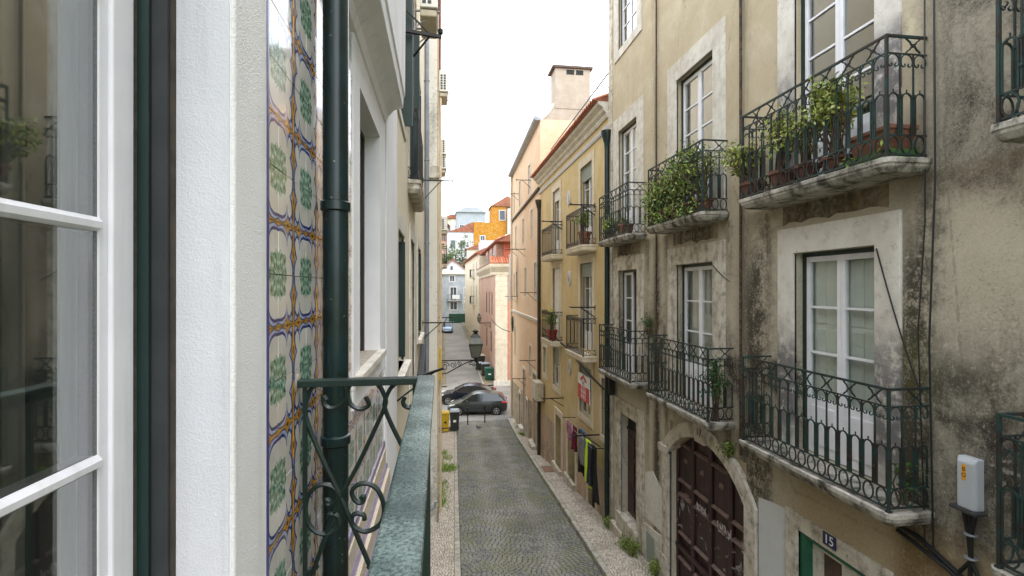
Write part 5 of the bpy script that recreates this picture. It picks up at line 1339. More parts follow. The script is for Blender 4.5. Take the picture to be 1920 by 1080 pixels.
MB().lathe((.0, 6.2, 3.09), [(.0, -.02), (.03, 0), (.03, .05), (.0, .07)], 8).build('pulley', 'dark_iron', tl)
bracket('laundry bracket on the stained house beside the small balcony', LF, 12.9, 2.37 + .35, .75, -.5, 'dark_iron', .02)
bracket('laundry bracket beside the grey zinc drainpipe at lamp height', LF, 12.3, -.82, .74, -.4, 'dark_iron', .02)
t = thing('drying_bracket', 'long dark laundry arm just above the balcony handrail corner', 'bracket', LF.P(5.2, -.86, 0), 'iron laundry brackets on the house fronts')
MB().tube([LF.P(4.7, -.88, 0), LF.P(5.5, -.86, .46)], .016, 4).build('arm', 'dark_iron', t); MB().tube([LF.P(5.0, -1.1, 0), LF.P(5.4, -.87, .38)], .009, 4).build('brace', 'dark_iron', t)
bracket('laundry bracket high on the far end of the stained house', L3, 8.5, 4.9, .42, -.4, 'dark_iron', .02)
bracket('laundry bracket on the stained house below the lowest air conditioner', L3, 8.0, -1.25, .6, -.6, 'dark_iron', .03)
bracket('rusty laundry bracket low on the stained house wall near the weeds', L3, 1.0, -4.1, .35, -.1, 'rusty_iron', .02)
bracket('laundry bracket over the upper yellow balcony nearest the green pipe', YF, 14.4, 2.45, .75, -.3, 'dark_iron', .025)
bracket('laundry bracket over the upper yellow balcony nearest the black pipe', YF, 18.5, 2.5, .75, -.3, 'dark_iron', .025)
bracket('laundry bracket over the lower yellow balcony nearest the green pipe', YF, 14.4, -.55, .75, -.3, 'dark_iron', .025)
bracket('laundry bracket below the estate agent board', YF, 13.9, -4.15, .85, -.35, 'dark_iron', .025)
bracket('laundry bracket under the blinded window of the yellow house', YF, 18.3, -4.05, .8, -.3, 'dark_iron', .025)
for (lab, s, z) in (('laundry bracket on beige house beside the black drainpipe', 1.2, -.2), ('laundry bracket on beige house above the hung white sheet', 9.3, 2.5), ('laundry bracket at upper middle of beige house', 5.2, 2.2), ('laundry bracket under the top gutter of beige house', 3.0, 5.6), ('laundry bracket near the gutter end of beige house', 8.4, 5.9), ('laundry bracket on beige house beside the cable coil', 9.2, -.5), ('laundry bracket low on beige house over the brown door', 1.5, -3.5), ('laundry bracket low on beige house beside the narrow door', 5.0, -5.0)):
    bracket(lab, BF, s, z, .75, -.4, 'dark_iron', .022)
ws = MB(); pts = []
for i in range(9):
    for j in range(6): pts.append(BF.P(8.8 + .9 * i / 8, 2.2 - 3.0 * j / 5, .45 + .05 * math.sin(i * 1.4) * (.4 + j / 5)))
ws.v = [tuple(p) for p in pts]; ws.f = [(i * 6 + j, i * 6 + j + 1, (i + 1) * 6 + j + 1, (i + 1) * 6 + j) for i in range(8) for j in range(5)]
o = tag(ws.build('bed_sheet', 'cloth_white'), 'long white sheet hanging from a bracket on the beige house', 'sheet'); m_ = o.modifiers.new('thick', 'SOLIDIFY'); m_.thickness = .012

# ------------------------------------------------------------------ laundry below the board
lr = thing('clothes_line', 'wire clothes line on two iron arms under the yellow house windows', 'clothes line', YF.P(15.5, -4.6, .3))
LA, LB = 16.6, 13.25
for s in (LA, LB): MB().tube([YF.P(s, -4.34, 0), YF.P(s, -4.32, .46)], .014, 4).build('arm', 'dark_iron', lr)
for d in (.16, .3, .44): MB().tube([YF.P(LA, -4.32, d), YF.P(15.0, -4.35, d), YF.P(LB, -4.32, d)], .006, 4).build('wire', 'zinc', lr)
def cloth(name, label, cat, s0, s1, d, ln, m, seed, taper=.0, bands=(), split=False):
    r = random.Random(seed); b = MB(); NX, NZ = 10, 12; vs = []
    ph = r.uniform(0, 6); z0 = -4.33
    for i in range(NX + 1):
        for j in range(NZ + 1):
            u, v = i / NX, j / NZ
            c = (s0 + s1) / 2; s = c + (s0 + (s1 - s0) * u - c) * (1 - taper * v)
            vs.append(YF.P(s, z0 - ln * v * (1 - .04 * math.sin(u * 9 + ph)), d + .045 * math.sin(u * 8 + ph + v * 1.2) * (.35 + v) + .02 * math.sin(u * 19 + v * 4)))
    b.v = [tuple(p) for p in vs]; b.f = [(i * (NZ + 1) + j, i * (NZ + 1) + j + 1, (i + 1) * (NZ + 1) + j + 1, (i + 1) * (NZ + 1) + j) for i in range(NX) for j in range(NZ)]
    o = tag(b.build(name, m, smooth=True), label, cat); q = o.modifiers.new('thick', 'SOLIDIFY'); q.thickness = .02
    for (v0, v1) in bands:
        bb = MB(); j0, j1 = int(v0 * NZ), int(v1 * NZ)
        w = j1 - j0 + 1
        bb.v = [tuple(vs[i * (NZ + 1) + j] + YF.n * .014) for i in range(NX + 1) for j in range(j0, j1 + 1)]
        bb.f = [(i * w + j, i * w + j + 1, (i + 1) * w + j + 1, (i + 1) * w + j) for i in range(NX) for j in range(w - 1)]
        q2 = bb.build('reflective_band', 'reflective_tape', o); mm = q2.modifiers.new('thick', 'SOLIDIFY'); mm.thickness = .004
    return o
cloth('trousers', 'bright yellow high visibility trousers hung with grey bands', 'trousers', 14.2, 13.78, .30, 1.3, 'hi_vis', 1, -.35, ((.60, .68), (.78, .86)))
cloth('trousers', 'dark charcoal trousers hung beside the yellow pair', 'trousers', 13.85, 13.55, .38, 1.15, 'cloth_charcoal', 2)
cloth('trousers', 'long black trousers hung against the green drainpipe', 'trousers', 13.6, 13.28, .30, 1.5, 'cloth_black', 3)
cloth('shirt', 'grey patterned shirt hung on the line', 'shirt', 14.75, 14.25, .36, .85, 'cloth_grey', 4)
cloth('trousers', 'black trousers hung behind the grey shirt', 'trousers', 15.2, 14.65, .30, 1.25, 'cloth_black', 5)
cloth('shirt', 'dark red shirt hung in the middle of the line', 'shirt', 15.7, 15.3, .34, .75, 'cloth_maroon', 6)
cloth('shirt', 'pink patterned top at the far end of the line', 'shirt', 16.3, 15.8, .34, .55, 'cloth_pink', 7)
cloth('shirt', 'small blue patterned garment pinned near the wall', 'shirt', 15.3, 14.8, .18, .5, 'cloth_blue', 8)

# ------------------------------------------------------------------ air conditioners
def aircon(label, fr, s, z, ln=.8, dep=.28, h=.55, off=.1, front='f'):
    t = thing('air_conditioner', label, 'air conditioner', fr.P(s, z, off), 'air conditioner units on the house fronts')
    MB().box(fr, s, s + ln, z, z + h, off, off + dep).build('casing', 'ac_white', t, bevel=.015)
    for i in range(2):
        for j in range(6):
            MB().box(fr, s - .006, s + .01, z + .06 + j * .075, z + .115 + j * .075, off + .04 + i * .09, off + .10 + i * .09).build('side_vent', 'ac_dark', t)
    g = MB().prism(Fr(0, 0, 0, 'F') if False else fr, [(s + ln * .42 + .2 * math.cos(k * .4488), z + h / 2 + .2 * math.sin(k * .4488)) for k in range(14)], off + dep - .004, off + dep + .012).build('fan_grille', 'ac_dark', t)
    MB().box(fr, s + .03, s + ln - .03, z - .14, z - .02, off + .0, off + dep - .02).build('drip_tray', 'ac_tray', t, bevel=.02)
    for k in (.12, ln - .12):
        MB().box(fr, s + k - .02, s + k + .02, z - .02, z + .0, -.01, off + dep + .03).build('support', 'zinc', t)
        MB().tube([fr.P(s + k, z - .3, 0), fr.P(s + k, z - .02, off + dep * .8)], .012, 4).build('support', 'zinc', t)
    return t
aircon('top white air conditioner above the heavy dark bracket', LF, 8.6, 4.72, .85, .3, .6, .09)
aircon('white air conditioner with brown tray below the top one', L3, .9, 5.75, .8, .26, .62, .0 + .04)
aircon('small white air conditioner in mid height against the sky', L3, 4.6, 4.9, .8, .26, .55, .03)
aircon('lower of two stacked air conditioners in mid height', L3, 3.9, 4.2, .7, .24, .36, .03)
aircon('white air conditioner with dark shelf seen before the hill', L3, 8.4, 2.55, .85, .34, .62, .03)
tg = thing('air_conditioner', 'old beige boxy air conditioner over the brown door', 'air conditioner', YF.P(22.2, -4.9, .3), 'air conditioner units on the house fronts')
MB().box(YF, 21.6, 22.5, -4.9, -4.1, .06, .42).build('casing', 'ac_tray', tg, bevel=.02)
for j in range(7): MB().box(YF, 21.66, 22.44, -4.84 + j * .1, -4.79 + j * .1, .415, .43).build('louvre', 'ac_white', tg)
MB().box(YF, 21.7, 22.4, -4.95, -4.905, .0, .4).build('support', 'dark_iron', tg)

# ------------------------------------------------------------------ street lantern
def lantern(label, fr, s, z, arm, sc=1.0, m='dark_iron'):
    t = thing('street_lamp', label, 'street lamp', fr.P(s, z, 0)); P = fr.P
    ar = MB().tube([P(s, z, 0), P(s, z, arm)], .022 * sc, 5).build('arm', m, t)
    MB().tube([P(s, z - .42 * sc, 0), P(s, z - .38 * sc, arm * .25), P(s, z - .22 * sc, arm * .5), P(s, z - .06 * sc, arm * .78), P(s, z - .02, arm * .95)], .018 * sc, 5).build('brace', m, ar)
    def spiral(c0, c1, r0, turns, dirn=1, a0=0):
        pts = [P(s, c1 + r0 * (1 - .75 * k / 22) * math.sin(a0 + dirn * k / 22 * turns * 6.283), c0 + r0 * (1 - .75 * k / 22) * math.cos(a0 + dirn * k / 22 * turns * 6.283)) for k in range(23)]
        MB().tube(pts, .014 * sc, 4).build('scroll', m, ar)
    spiral(arm * .17, z - .18 * sc, .15 * sc, 1.6); spiral(arm * .40, z - .13 * sc, .10 * sc, 1.4, -1, 1); spiral(arm * .58, z - .09 * sc, .07 * sc, 1.3, 1, 2); spiral(arm * .86, z - .10 * sc, .07 * sc, 1.3, -1, 3); spiral(arm * .95, z - .16 * sc, .05 * sc, 1.2, 1, 0)
    MB().box(fr, s - .03, s + .03, z - .55 * sc, z + .12 * sc, -.01, .03).build('wall_plate', m, ar)
    c = P(s, z, arm); a = .12 * sc; bq = .20 * sc; zb, zt = z + .09 * sc, z + .50 * sc
    def sq(h, zz): return [(c.x - h, c.y - h, zz), (c.x + h, c.y - h, zz), (c.x + h, c.y + h, zz), (c.x - h, c.y + h, zz)]
    MB().lathe((c.x, c.y, z - .03), [(.0, -.05), (.05 * sc, 0), (.04 * sc, .05), (.11 * sc, .12 * sc)], 8).build('base_cup', m, t)
    gl = MB().loft([sq(a - .008, zb), sq(bq - .01, zt)]).build('lantern_glass', 'lantern_glass', t)
    for i in range(4): MB().tube([sq(a, zb)[i], sq(bq, zt)[i]], .012 * sc, 4).build('glazing_bar', m, gl)
    for (h, zz) in ((a, zb), (bq, zt)): MB().tube(sq(h, zz), .014 * sc, 4, closed=True).build('frame', m, gl)
    MB().loft([sq(bq - .01, zt + .005), sq(bq * .72, zt + .20 * sc)]).build('upper_glass', 'lantern_glass', t)
    MB().loft([sq(bq * .78, zt + .20 * sc), sq(bq * .45, zt + .30 * sc), sq(bq * .2, zt + .33 * sc)]).build('hood', m, t)
    MB().lathe((c.x, c.y, zt + .33 * sc), [(.05 * sc, 0), (.10 * sc, .05 * sc), (.09 * sc, .07 * sc), (.02 * sc, .10 * sc), (.0, .12 * sc)], 8).build('finial', m, t)
    return t
lantern('old iron street lantern on scrolled bracket over the street', L3, 1.6, -2.20, 1.15)
lantern('far small street lantern on the pink house front', PX, 5.0, -3.4, 1.15, 1.0)

# ------------------------------------------------------------------ cars
def car(name, label, loc, yaw, paint, L=4.2, W=1.74, H=1.5, kind='hatch', group='cars at the crossing'):
    t = thing(name, label, 'car', loc, group); t.rotation_euler = (0, 0, yaw)
    def bl(b, nm, m, par=t, smooth=True, bevel=0):
        me = b.mesh(nm, m, smooth); o = bpy.data.objects.new(nm, me); COL.objects.link(o); o.parent = par; OFF[o] = Vector((0, 0, 0))
        if bevel:
            q = o.modifiers.new('bevel', 'BEVEL'); q.width = bevel; q.segments = 2
        return o
    h = L / 2; w = W / 2
    def ring(x, hw, zb, zt):
        half = [(hw * .86, zb), (hw * .97, zb + .10), (hw, zb + (zt - zb) * .42), (hw * .985, zb + (zt - zb) * .72), (hw * .93, zt - .03), (hw * .82, zt)]
        return [Vector((x, y, z)) for y, z in half] + [Vector((x, 0, zt + .015))] + [Vector((x, -y, z)) for y, z in half[::-1]]
    if kind == 'hatch':
        secs = [(-h, .74, .42, .86), (-h + .10, .88, .27, .97), (-h + .45, .97, .2, 1.0), (-.6, 1, .18, .98), (.5, 1, .18, .95), (.95, 1, .18, .93), (1.35, .97, .2, .86), (1.75, .90, .22, .76), (h - .12, .80, .26, .66), (h, .62, .34, .56)]
        roof = [(1.12, .94), (.78, 1.14), (.35, 1.38), (.0, 1.47), (-.6, H), (-1.2, H - .03), (-1.6, H - .12), (-1.82, 1.25), (-h + .06, .98)]
    elif kind == 'sedan':
        secs = [(-h, .74, .42, .84), (-h + .12, .88, .27, .96), (-h + .6, .96, .2, .97), (-.6, 1, .18, .93), (.5, 1, .18, .91), (.95, 1, .18, .89), (1.4, .97, .2, .83), (1.85, .90, .22, .74), (h - .12, .80, .26, .62), (h, .62, .34, .54)]
        roof = [(1.05, .90), (.7, 1.10), (.2, 1.33), (-.2, 1.40), (-.7, H), (-1.1, H - .07), (-1.5, 1.2), (-1.85, .99), (-h + .3, .96)]
    else:
        secs = [(-h, .86, .3, 1.0), (-h + .1, .95, .22, 1.05), (-.6, 1, .2, 1.02), (.5, 1, .2, 1.0), (1.0, 1, .2, .98), (1.45, .97, .2, .92), (h - .2, .92, .22, .82), (h, .8, .3, .7)]
        roof = [(1.2, .98), (.8, 1.3), (.5, H - .05), (-.2, H), (-1.2, H), (-h + .2, H - .1), (-h + .06, 1.05)]
    body = bl(MB().loft([ring(x, k * w, a, c) for x, k, a, c in secs]), 'body', paint, bevel=0)
    belt = .93 if kind != 'van' else 1.0
    def rw(z): return w * (.90 - .34 * max(0, z - belt))
    g = []
    for x, z in roof: g.append([Vector((x, rw(belt), belt - .05)), Vector((x, rw(z), z - .02)), Vector((x, rw(z) * .8, z)), Vector((x, -rw(z) * .8, z)), Vector((x, -rw(z), z - .02)), Vector((x, -rw(belt), belt - .05))])
    gh = bl(MB().loft(g), 'windows', 'car_glass')
    top = [r for r in roof if r[1] > (1.3 if kind != 'sedan' else 1.25)]
    bl(MB().loft([[Vector((x, rw(z) + .004, z - .055)), Vector((x, rw(z) * .96, z + .0)), Vector((x, rw(z) * .7, z + .022)), Vector((x, -rw(z) * .7, z + .022)), Vector((x, -rw(z) * .96, z)), Vector((x, -rw(z) - .004, z - .055))] for x, z in top]), 'roof', paint)
    for sy in (-1, 1):
        bl(MB().tube([(roof[0][0] - .02, sy * rw(belt), belt - .0), (roof[2][0], sy * rw(roof[2][1]), roof[2][1] - .01), (roof[3][0], sy * rw(roof[3][1]), roof[3][1] - .01)], .035, 6), 'pillar', paint)
        bl(MB().tube([(-.28, sy * (rw(belt) + .002), belt), (-.38, sy * (rw(H) + .004), H - .05)], .032, 4), 'pillar', paint)
        k = len(roof) - 3
        bl(MB().tube([(-h + .16, sy * rw(belt), belt), (roof[k + 1][0] + .05, sy * rw(roof[k + 1][1]), roof[k + 1][1] - .02), (roof[k][0] + .1, sy * rw(roof[k][1]), roof[k][1] - .03)], .06, 6), 'pillar', paint)
        bl(MB().lathe((.72, sy * (w + .09), belt + .06), [(.0, -.06), (.07, -.05), (.10, .0), (.08, .05), (.0, .07)], 10, axis=0), 'mirror', paint)
        bl(MB().tube([(h - .55, sy * w * .86, .74), (h - .30, sy * w * .80, .68), (h - .12, sy * w * .66, .60)], .07, 6, rs=[.03, .08, .05]), 'headlight', 'lamp_clear')
        bl(MB().tube([(-h + .42, sy * w * .94, .90), (-h + .16, sy * w * .90, .90), (-h + .03, sy * w * .74, .86)], .09, 6, rs=[.04, .11, .09]), 'tail_light', 'tail_red')
        bl(MB().tube([(-1.2, sy * w * .995, .52), (1.0, sy * w * .995, .52)], .022, 4), 'side_strip', 'black_rubber')
        for dx in (-.05, -1.0): bl(MB().box(WF, dx - .1, dx + .06, .80, .825, -sy * w * .985 - .02, -sy * w * .985 + .02), 'door_handle', paint)
        for x in (h * .62, -h * .63):
            bl(MB().lathe((x, sy * (w - .10), .34), [(.0, -.06), (.37, -.06), (.375, .105 * 1), (.0, .106)] if sy > 0 else [(.0, .06), (.37, .06), (.375, -.105), (.0, -.106)], 20, axis=1), 'wheel_arch', 'black_rubber')
            wh_ = bl(MB().lathe((x, sy * (w - .09), .31), [(.19, -.1), (.29, -.1), (.31, -.06), (.31, .06), (.29, .112), (.20, .112)], 20, axis=1), 'wheel', 'tyre')
            yo = sy * (w - .09) + sy * .116
            rm = MB().lathe((x, sy * (w - .09), .31), [(.0, sy * .07), (.2, sy * .07), (.205, sy * .118), (.18, sy * .119), (.17, sy * .09), (.0, sy * .09)], 18, axis=1)
            bl(rm, 'rim', 'ac_dark', wh_)
            for k in range(5):
                a = k * 1.2566 + .3
                bl(MB().tube([(x, yo, .31), (x + .19 * math.cos(a), yo, .31 + .19 * math.sin(a))], .035, 4, flat=.4), 'spoke', 'alloy', wh_)
            bl(MB().tube([(x + .195 * math.cos(q * .349), yo, .31 + .195 * math.sin(q * .349)) for q in range(18)], .016, 5, closed=True), 'rim_lip', 'alloy', wh_)
    bl(MB().box(WF, h - .16, h - .01, .42, .54, -.5, .5), 'grille', 'black_rubber'); bl(MB().box(WF, h - .06, h + .012, .36, .46, -.26, .26), 'number_plate', 'sign_white')
    bl(MB().box(WF, -h - .012, -h + .06, .56, .67, -.26, .26), 'number_plate', 'sign_white')
    return t
YAW = math.pi - math.radians(3.5)
pf_ = onG(868, 783); pr_ = onG(940, 775)
cx_ = (pf_.x + pr_.x) / 2
car('parked_car', 'dark grey hatchback parked nearest at the crossing', (2.62, 36.15, -8.85), math.pi - math.radians(5), 'car_grey', 4.2, 1.75, 1.5)
car('parked_car', 'dark navy car parked behind the grey hatchback', (2.05, 39.6, -8.85), math.pi - math.radians(6), 'car_blue', 4.55, 1.8, 1.42, 'sedan')
car('parked_car', 'small pale blue car parked far up the street', (1.15, 84, G(84)), -math.pi / 2 - .05, 'car_pale_blue', 3.6, 1.65, 1.6, 'van')

# ------------------------------------------------------------------ bollards, bins, pigeon, street plates
for lab, px, py in (('slim iron bollard in front of the hatchback front wheel', 877, 797), ('slim iron bollard in front of the hatchback rear door', 909, 793)):
    p = onG(px, py); t = thing('bollard', lab, 'bollard', p, 'iron bollards at the crossing')
    MB().tube([p, p + Vector((0, 0, 1.05))], .04, 8).build('post', 'dark_iron', t, smooth=True); MB().lathe(p + Vector((0, 0, 1.0)), [(.045, 0), (.06, .03), (.06, .09), (.03, .14), (0, .15)], 10).build('cap', 'dark_iron', t, smooth=True)
def bin_(label, x, y, w, d, h, m, lidm, sc=1, wheels=True, group='wheeled rubbish bins'):
    z = G(y) + (.1 if (x < xl(y) - .1 or x > 3.8) else 0); t = thing('wheelie_bin', label, 'bin', (x, y, z), group)
    def sq(kx, kd, zz): return [(x - w / 2 * kx, y - d / 2 * kd, zz), (x + w / 2 * kx, y - d / 2 * kd, zz), (x + w / 2 * kx, y + d / 2 * kd, zz), (x - w / 2 * kx, y + d / 2 * kd, zz)]
    MB().loft([sq(.82, .78, z + .08), sq(.97, .97, z + h * .86), sq(1.03, 1.03, z + h * .865), sq(1.03, 1.03, z + h * .9)]).build('body', m, t, bevel=.02)
    MB().loft([sq(1.06, 1.08, z + h * .905), sq(1.04, 1.05, z + h * .95), sq(.8, .75, z + h)]).build('lid', lidm, t, bevel=.02)
    MB().tube([(x - w * .4, y + d * .58, z + h * .88), (x + w * .4, y + d * .58, z + h * .88)], .02, 5).build('handle', m, t)
    for sx in (-1, 1): MB().lathe((x + sx * w * .42, y + d * .32, z + .1), [(.0, -.03), (.1, -.03), (.1, .03), (.0, .03)], 12, axis=0).build('wheel', 'tyre', t)
    MB().box(WF, x - w * .15, x + w * .15, z + h * .45, z + h * .55, -y + d * .452, -y + d * .47).build('sticker', 'sign_white' if m != 'bin_yellow' else 'bin_dark', t)
p = onG(832, 815); bin_('yellow recycling bin against the wall at the street end', .28, 29.9, .46, .5, 1.22, 'bin_yellow', 'bin_yellow')
bin_('dark grey bin with pale lid beside the yellow bin', .82, 30.1, .56, .6, 1.28, 'bin_dark', 'bin_grey')
bin_('large dark bin with ochre lid by the pink house', 4.05, 52.5, 1.0, .9, 1.6, 'bin_dark', 'ac_tray'); bin_('dark bin with pale lid next to the green bin', 4.35, 49.5, .8, .8, 1.3, 'bin_dark', 'bin_grey')
bin_('green bin nearest the pink house corner', 4.55, 47.6, .85, .8, 1.2, 'bin_green', 'bin_green')
p = onG(898, 806); pg = thing('pigeon', 'dark pigeon standing on the cobbles near the crossing', 'bird', p)
b = MB(); b.tube([p + Vector(q) for q in ((.17, 0, .16), (.10, 0, .15), (0, 0, .15), (-.09, 0, .17), (-.13, 0, .22), (-.15, 0, .27), (-.185, 0, .28))], .05, 8, rs=[.012, .035, .07, .065, .04, .034, .012])
b.tube([p + Vector((.02, .02, .1)), p + Vector((.02, .03, 0))], .008, 4).tube([p + Vector((.02, -.02, .1)), p + Vector((.02, -.03, 0))], .008, 4).build('body', 'pigeon_grey', pg, smooth=True)
dp = thing('drain_cover', 'rusty square access plate in the pavement under the yellow house', 'cover', (4.1, 20.2, G(20.2) + .1))
MB().add([(x, y, G(y) + .1 + dz) for dz in (0, .016) for x, y in ((3.98, 19.2), (4.38, 19.2), (4.42, 20.2), (4.02, 20.2))], [(0, 1, 2, 3), (4, 5, 6, 7), (0, 1, 5, 4), (1, 2, 6, 5), (2, 3, 7, 6), (3, 0, 4, 7)]).build('plate', 'rust_plate', dp)
st = thing('stone_block', 'pale stone block on the pavement beside the beige house', 'block', (4.75, 29.3, G(29.3) + .1))
MB().cub(4.5, 4.74, 28.6, 29.6, G(29) + .04, G(29) + .42).build('block', 'pale_stone', st, bevel=.03)
tap = thing('wall_tap', 'small grey wall tap sticking out above the mossy pavement', 'tap', (-.434, 10.6, -4.2))
MB().tube([(-.43, 9.4, -4.05), (-.2, 9.4, -4.06), (-.1, 9.4, -4.0), (-.09, 9.4, -3.9)], .03, 6).build('spout', 'zinc', tap); MB().tube([(-.2, 9.4, -4.06), (-.2, 9.4, -4.16)], .022, 5).build('handle', 'zinc', tap)

# ------------------------------------------------------------------ plants
def plant(label, fr, s, z, d, h, spread, nst, nl, size, m, pot=None, potr=.13, poth=.2, lean=(0, 0, 0), name='potted_plant', long=1.0, group=None, seed=0, lm=.1, full=False):
    r = random.Random(seed); t = thing(name, label, 'plant', fr.P(s, z, d), group); zb = z
    if pot:
        c = fr.P(s, z, d)
        MB().lathe(c, [(potr * .68, 0), (potr * .95, poth * .82), (potr * 1.08, poth * .83), (potr * 1.08, poth), (potr * .95, poth), (potr * .9, poth * .9)], 14).build('pot', pot, t, smooth=True)
        MB().lathe(c, [(potr * .9, poth * .85), (potr * .88, poth * .9), (0.001, poth * .93)], 12).build('soil', 'soil', t); zb = z + poth * .9
    b = MB(); lv_ = MB(); tips = []
    for k in range(nst):
        a0 = fr.P(s + r.uniform(-.5, .5) * potr * long, zb, d + r.uniform(-.4, .4) * potr)
        e = fr.P(s + r.gauss(0, .5) * spread * long + lean[0], zb + h * r.uniform(.45, 1.0) + lean[1], d + r.gauss(0, .4) * spread + lean[2])
        md = a0.lerp(e, .5) + Vector((r.uniform(-.05, .05), r.uniform(-.08, .08), r.uniform(-.02, .06)))
        b.tube([a0, md, e], .01, 5, rs=[.013, .009, .004])
        tips += [e, md.lerp(e, .6), md.lerp(e, .8)]
        if full: tips += [a0.lerp(md, .55) + fr.n * r.uniform(.02, .16), a0.lerp(md, .9) + fr.n * r.uniform(0, .12), a0 + fr.n * r.uniform(.08, .2) + fr.a * r.uniform(-.2, .2) - Vector((0, 0, r.uniform(-.02, .2)))]
        for q in range(2):
            f = md.lerp(e, r.uniform(.2, .8)); g = f + Vector((r.uniform(-.14, .14), r.uniform(-.16, .16), r.uniform(.02, .16)))
            b.tube([f, g], .005, 4); tips.append(g)
    b.build('stem', 'bark', t)
    leaves(lv_, tips, nl, lm, size, .2, r); lv_.build('foliage', m, t, fix=False)
    return t
gc = 'plants on the near upper balcony'; gb = 'plants on the middle upper balcony'
plant('sprawling green plant reaching past the end of the near upper balcony', RF, 6.35, FUP, .30, .55, .30, 22, 10, .065, 'leaf_jade', 'old_terracotta', .16, .22, (.25, 0, .05), group=gc, seed=1)
plant('thin upright plant in a clay pot near that balcony\'s far corner', RF, 5.75, FUP, .30, .75, .22, 14, 12, .06, 'leaf_jade', 'old_terracotta', .15, .24, group=gc, seed=2)
plant('bare stemmed succulent in a dark clay pot amid the near upper balcony', RF, 5.35, FUP, .28, .65, .20, 12, 11, .06, 'leaf_jade', 'old_terracotta', .14, .22, group=gc, seed=3)
plant('biggest leafy jade bush amid the near upper balcony', RF, 4.92, FUP, .26, .85, .26, 24, 15, .065, 'leaf_jade', 'old_terracotta', .16, .2, group=gc, seed=4)
wbx = thing('planter', 'wide orange terracotta planter at the near balcony corner', 'planter', RF.P(4.42, FUP + .08, .2), gc)
b = MB(); b.loft([[RF.P(4.22, FUP + .1, .1), RF.P(4.62, FUP + .1, .1), RF.P(4.62, FUP + .1, .33), RF.P(4.22, FUP + .1, .33)], [RF.P(4.18, FUP + .28, .07), RF.P(4.68, FUP + .28, .07), RF.P(4.68, FUP + .28, .36), RF.P(4.18, FUP + .28, .36)], [RF.P(4.165, FUP + .285, .055), RF.P(4.695, FUP + .285, .055), RF.P(4.695, FUP + .285, .375), RF.P(4.165, FUP + .285, .375)], [RF.P(4.165, FUP + .325, .055), RF.P(4.695, FUP + .325, .055), RF.P(4.695, FUP + .325, .375), RF.P(4.165, FUP + .325, .375)]]).build('pot', 'terracotta', wbx, bevel=.01)
MB().box(RF, 4.17, 4.68, FUP + .0, FUP + .095, .05, .38).build('mossy_base', 'leaf_dark', wbx)
b = MB(); leaves(b, [RF.P(4.66, FUP + .1, .38), RF.P(4.6, FUP + .05, .4), RF.P(4.2, FUP + .1, .39)], 12, .06, .06); b.build('moss', 'leaf_green', wbx, fix=False)
for i, (s, h, d, sp, n) in enumerate(((9.4, .75, .32, .26, 15), (8.95, .95, .30, .30, 18), (8.5, .95, .32, .32, 20), (8.1, 1.0, .30, .30, 20), (7.7, .8, .28, .24, 13))):
    plant(('lush green shrub at the far end of the middle upper balcony', 'dense green shrub second along the middle upper balcony', 'fullest green shrub in the centre of the middle upper balcony', 'tall green shrub by the open side of the middle upper balcony', 'low green plant in a clay pot at the near end of that balcony')[i],
          RF, s, FUP, d, h * (.75, .75, .9, 1.1, 1.1)[i], sp * 1.15, n, 6, .075, 'leaf_green', 'terracotta' if i == 4 else 'old_terracotta', .15, .24, (-.12 if i == 0 else 0, 0, .04), group=gb, seed=20 + i, lm=.11, full=True, long=.85)
plant('small bright fern on the far upper balcony', RF, 12.05, FUP, .30, .28, .2, 14, 10, .07, 'leaf_green', 'old_terracotta', .12, .12, seed=31)
plant('tiny plant in a square clay pot on the far upper balcony', RF, 11.1, FUP, .30, .14, .1, 6, 6, .05, 'leaf_green', 'terracotta', .17, .26, seed=32)
plant('thin weed climbing the far upper balcony rail', RF, 12.3, FUP, .36, .65, .12, 6, 6, .06, 'leaf_green', None, .1, seed=33, name='climbing_plant')
plant('trailing green creeper at the near end of the middle lower balcony', RF, 7.36, FLO, .28, 1.0, .07, 14, 9, .06, 'leaf_dark', None, .12, seed=34, name='climbing_plant', lm=.1)
plant('mossy fern sprouting under the near lower balcony end', RF, 4.25, FLO, .14, .4, .07, 6, 6, .05, 'leaf_dark', None, .1, seed=35, name='fern')
plant('small fern growing from the arch stones', RF, 7.35, -2.62, .05, .16, .1, 8, 7, .06, 'leaf_green', None, .1, seed=36, name='fern')
plant('little weeds on the wall beside the far lower balcony', RF, 10.45, -1.0, .03, .4, .06, 8, 7, .05, 'leaf_dark', None, .1, seed=37, name='fern')
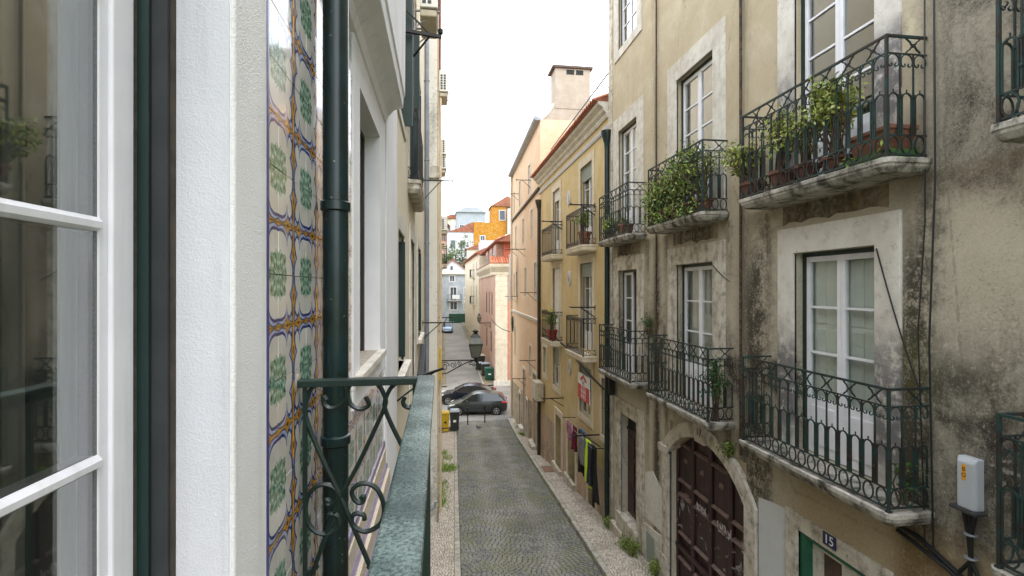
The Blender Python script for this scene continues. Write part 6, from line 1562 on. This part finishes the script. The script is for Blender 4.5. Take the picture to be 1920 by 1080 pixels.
plant('red potted plant with yellow flowers on the lower yellow balcony', YF, 18.95, YLO - .05, .28, .7, .2, 12, 8, .1, 'leaf_green', 'pot_red', .2, .4, seed=38)
plant('clay potted plant on the upper yellow balcony', YF, 14.6, YUP - .05, .26, .6, .18, 10, 7, .09, 'leaf_green', 'terracotta', .19, .4, seed=39)
yl = MB(); leaves(yl, [YF.P(19.1, -.95, .3), YF.P(18.9, -.85, .34), YF.P(20.1, -1.2, .35)], 16, .12, .1); tag(yl.build('flower_bunch', 'flower_yellow', None, fix=False), 'bunch of yellow flowers over the lower yellow balcony rail', 'flowers', kind='thing')
# weeds and moss on the pavements
def weeds(label, cs, n, spread, size, m='leaf_grass'):
    b = MB(); pts = []
    for (x, y) in cs: pts.append((x, y, G(y) + .11))
    for c in pts:
        for _ in range(n):
            p = Vector(c) + Vector((random.gauss(0, spread), random.gauss(0, spread * 2.2), 0)); p.z = G(p.y) + .095
            a = random.uniform(0, 6.28); l = size * random.uniform(.5, 1.3); q = Vector((math.cos(a) * l * .6, math.sin(a) * l * .6, l))
            w = Vector((-math.sin(a), math.cos(a), 0)) * l * .16
            b.add([p - w, p + w, p + q], [(0, 1, 2)])
    tag(b.build('weeds', m, fix=False), label, 'weeds', kind='stuff')
weeds('green weeds growing through the left pavement', [(.0, 15.8), (-.05, 16.3), (.02, 18.2), (.2, 20.6), (.35, 20.9), (.05, 21.3), (.25, 22.8), (.1, 24), (.0, 17.0), (.5, 20.7), (.1, 20.5)], 150, .14, .10)
weeds('weeds at the foot of the beige house', [(4.95, 31.5), (4.98, 32), (4.8, 30.6), (4.7, 30.2), (4.6, 28.2)], 90, .1, .16)
weeds('weeds along the right kerb edge', [(xr(t) - .03, t) for t in np.arange(10, 30, .9)], 14, .03, .05)
for i, (s, d) in enumerate(((11.35, .22), (10.95, .2), (9.9, .12), (12.75, .1))):
    plant(('round green weed at the foot of the maroon door step', 'second round weed by the maroon door step', 'weed growing at the arched portal base', 'weed tuft at the drainpipe foot')[i], RF, s, G(s) + .1, d, .16, .08, 10, 12, .06, 'leaf_green', None, .08, seed=50 + i, name='weed')
print('objects', len(bpy.data.objects))
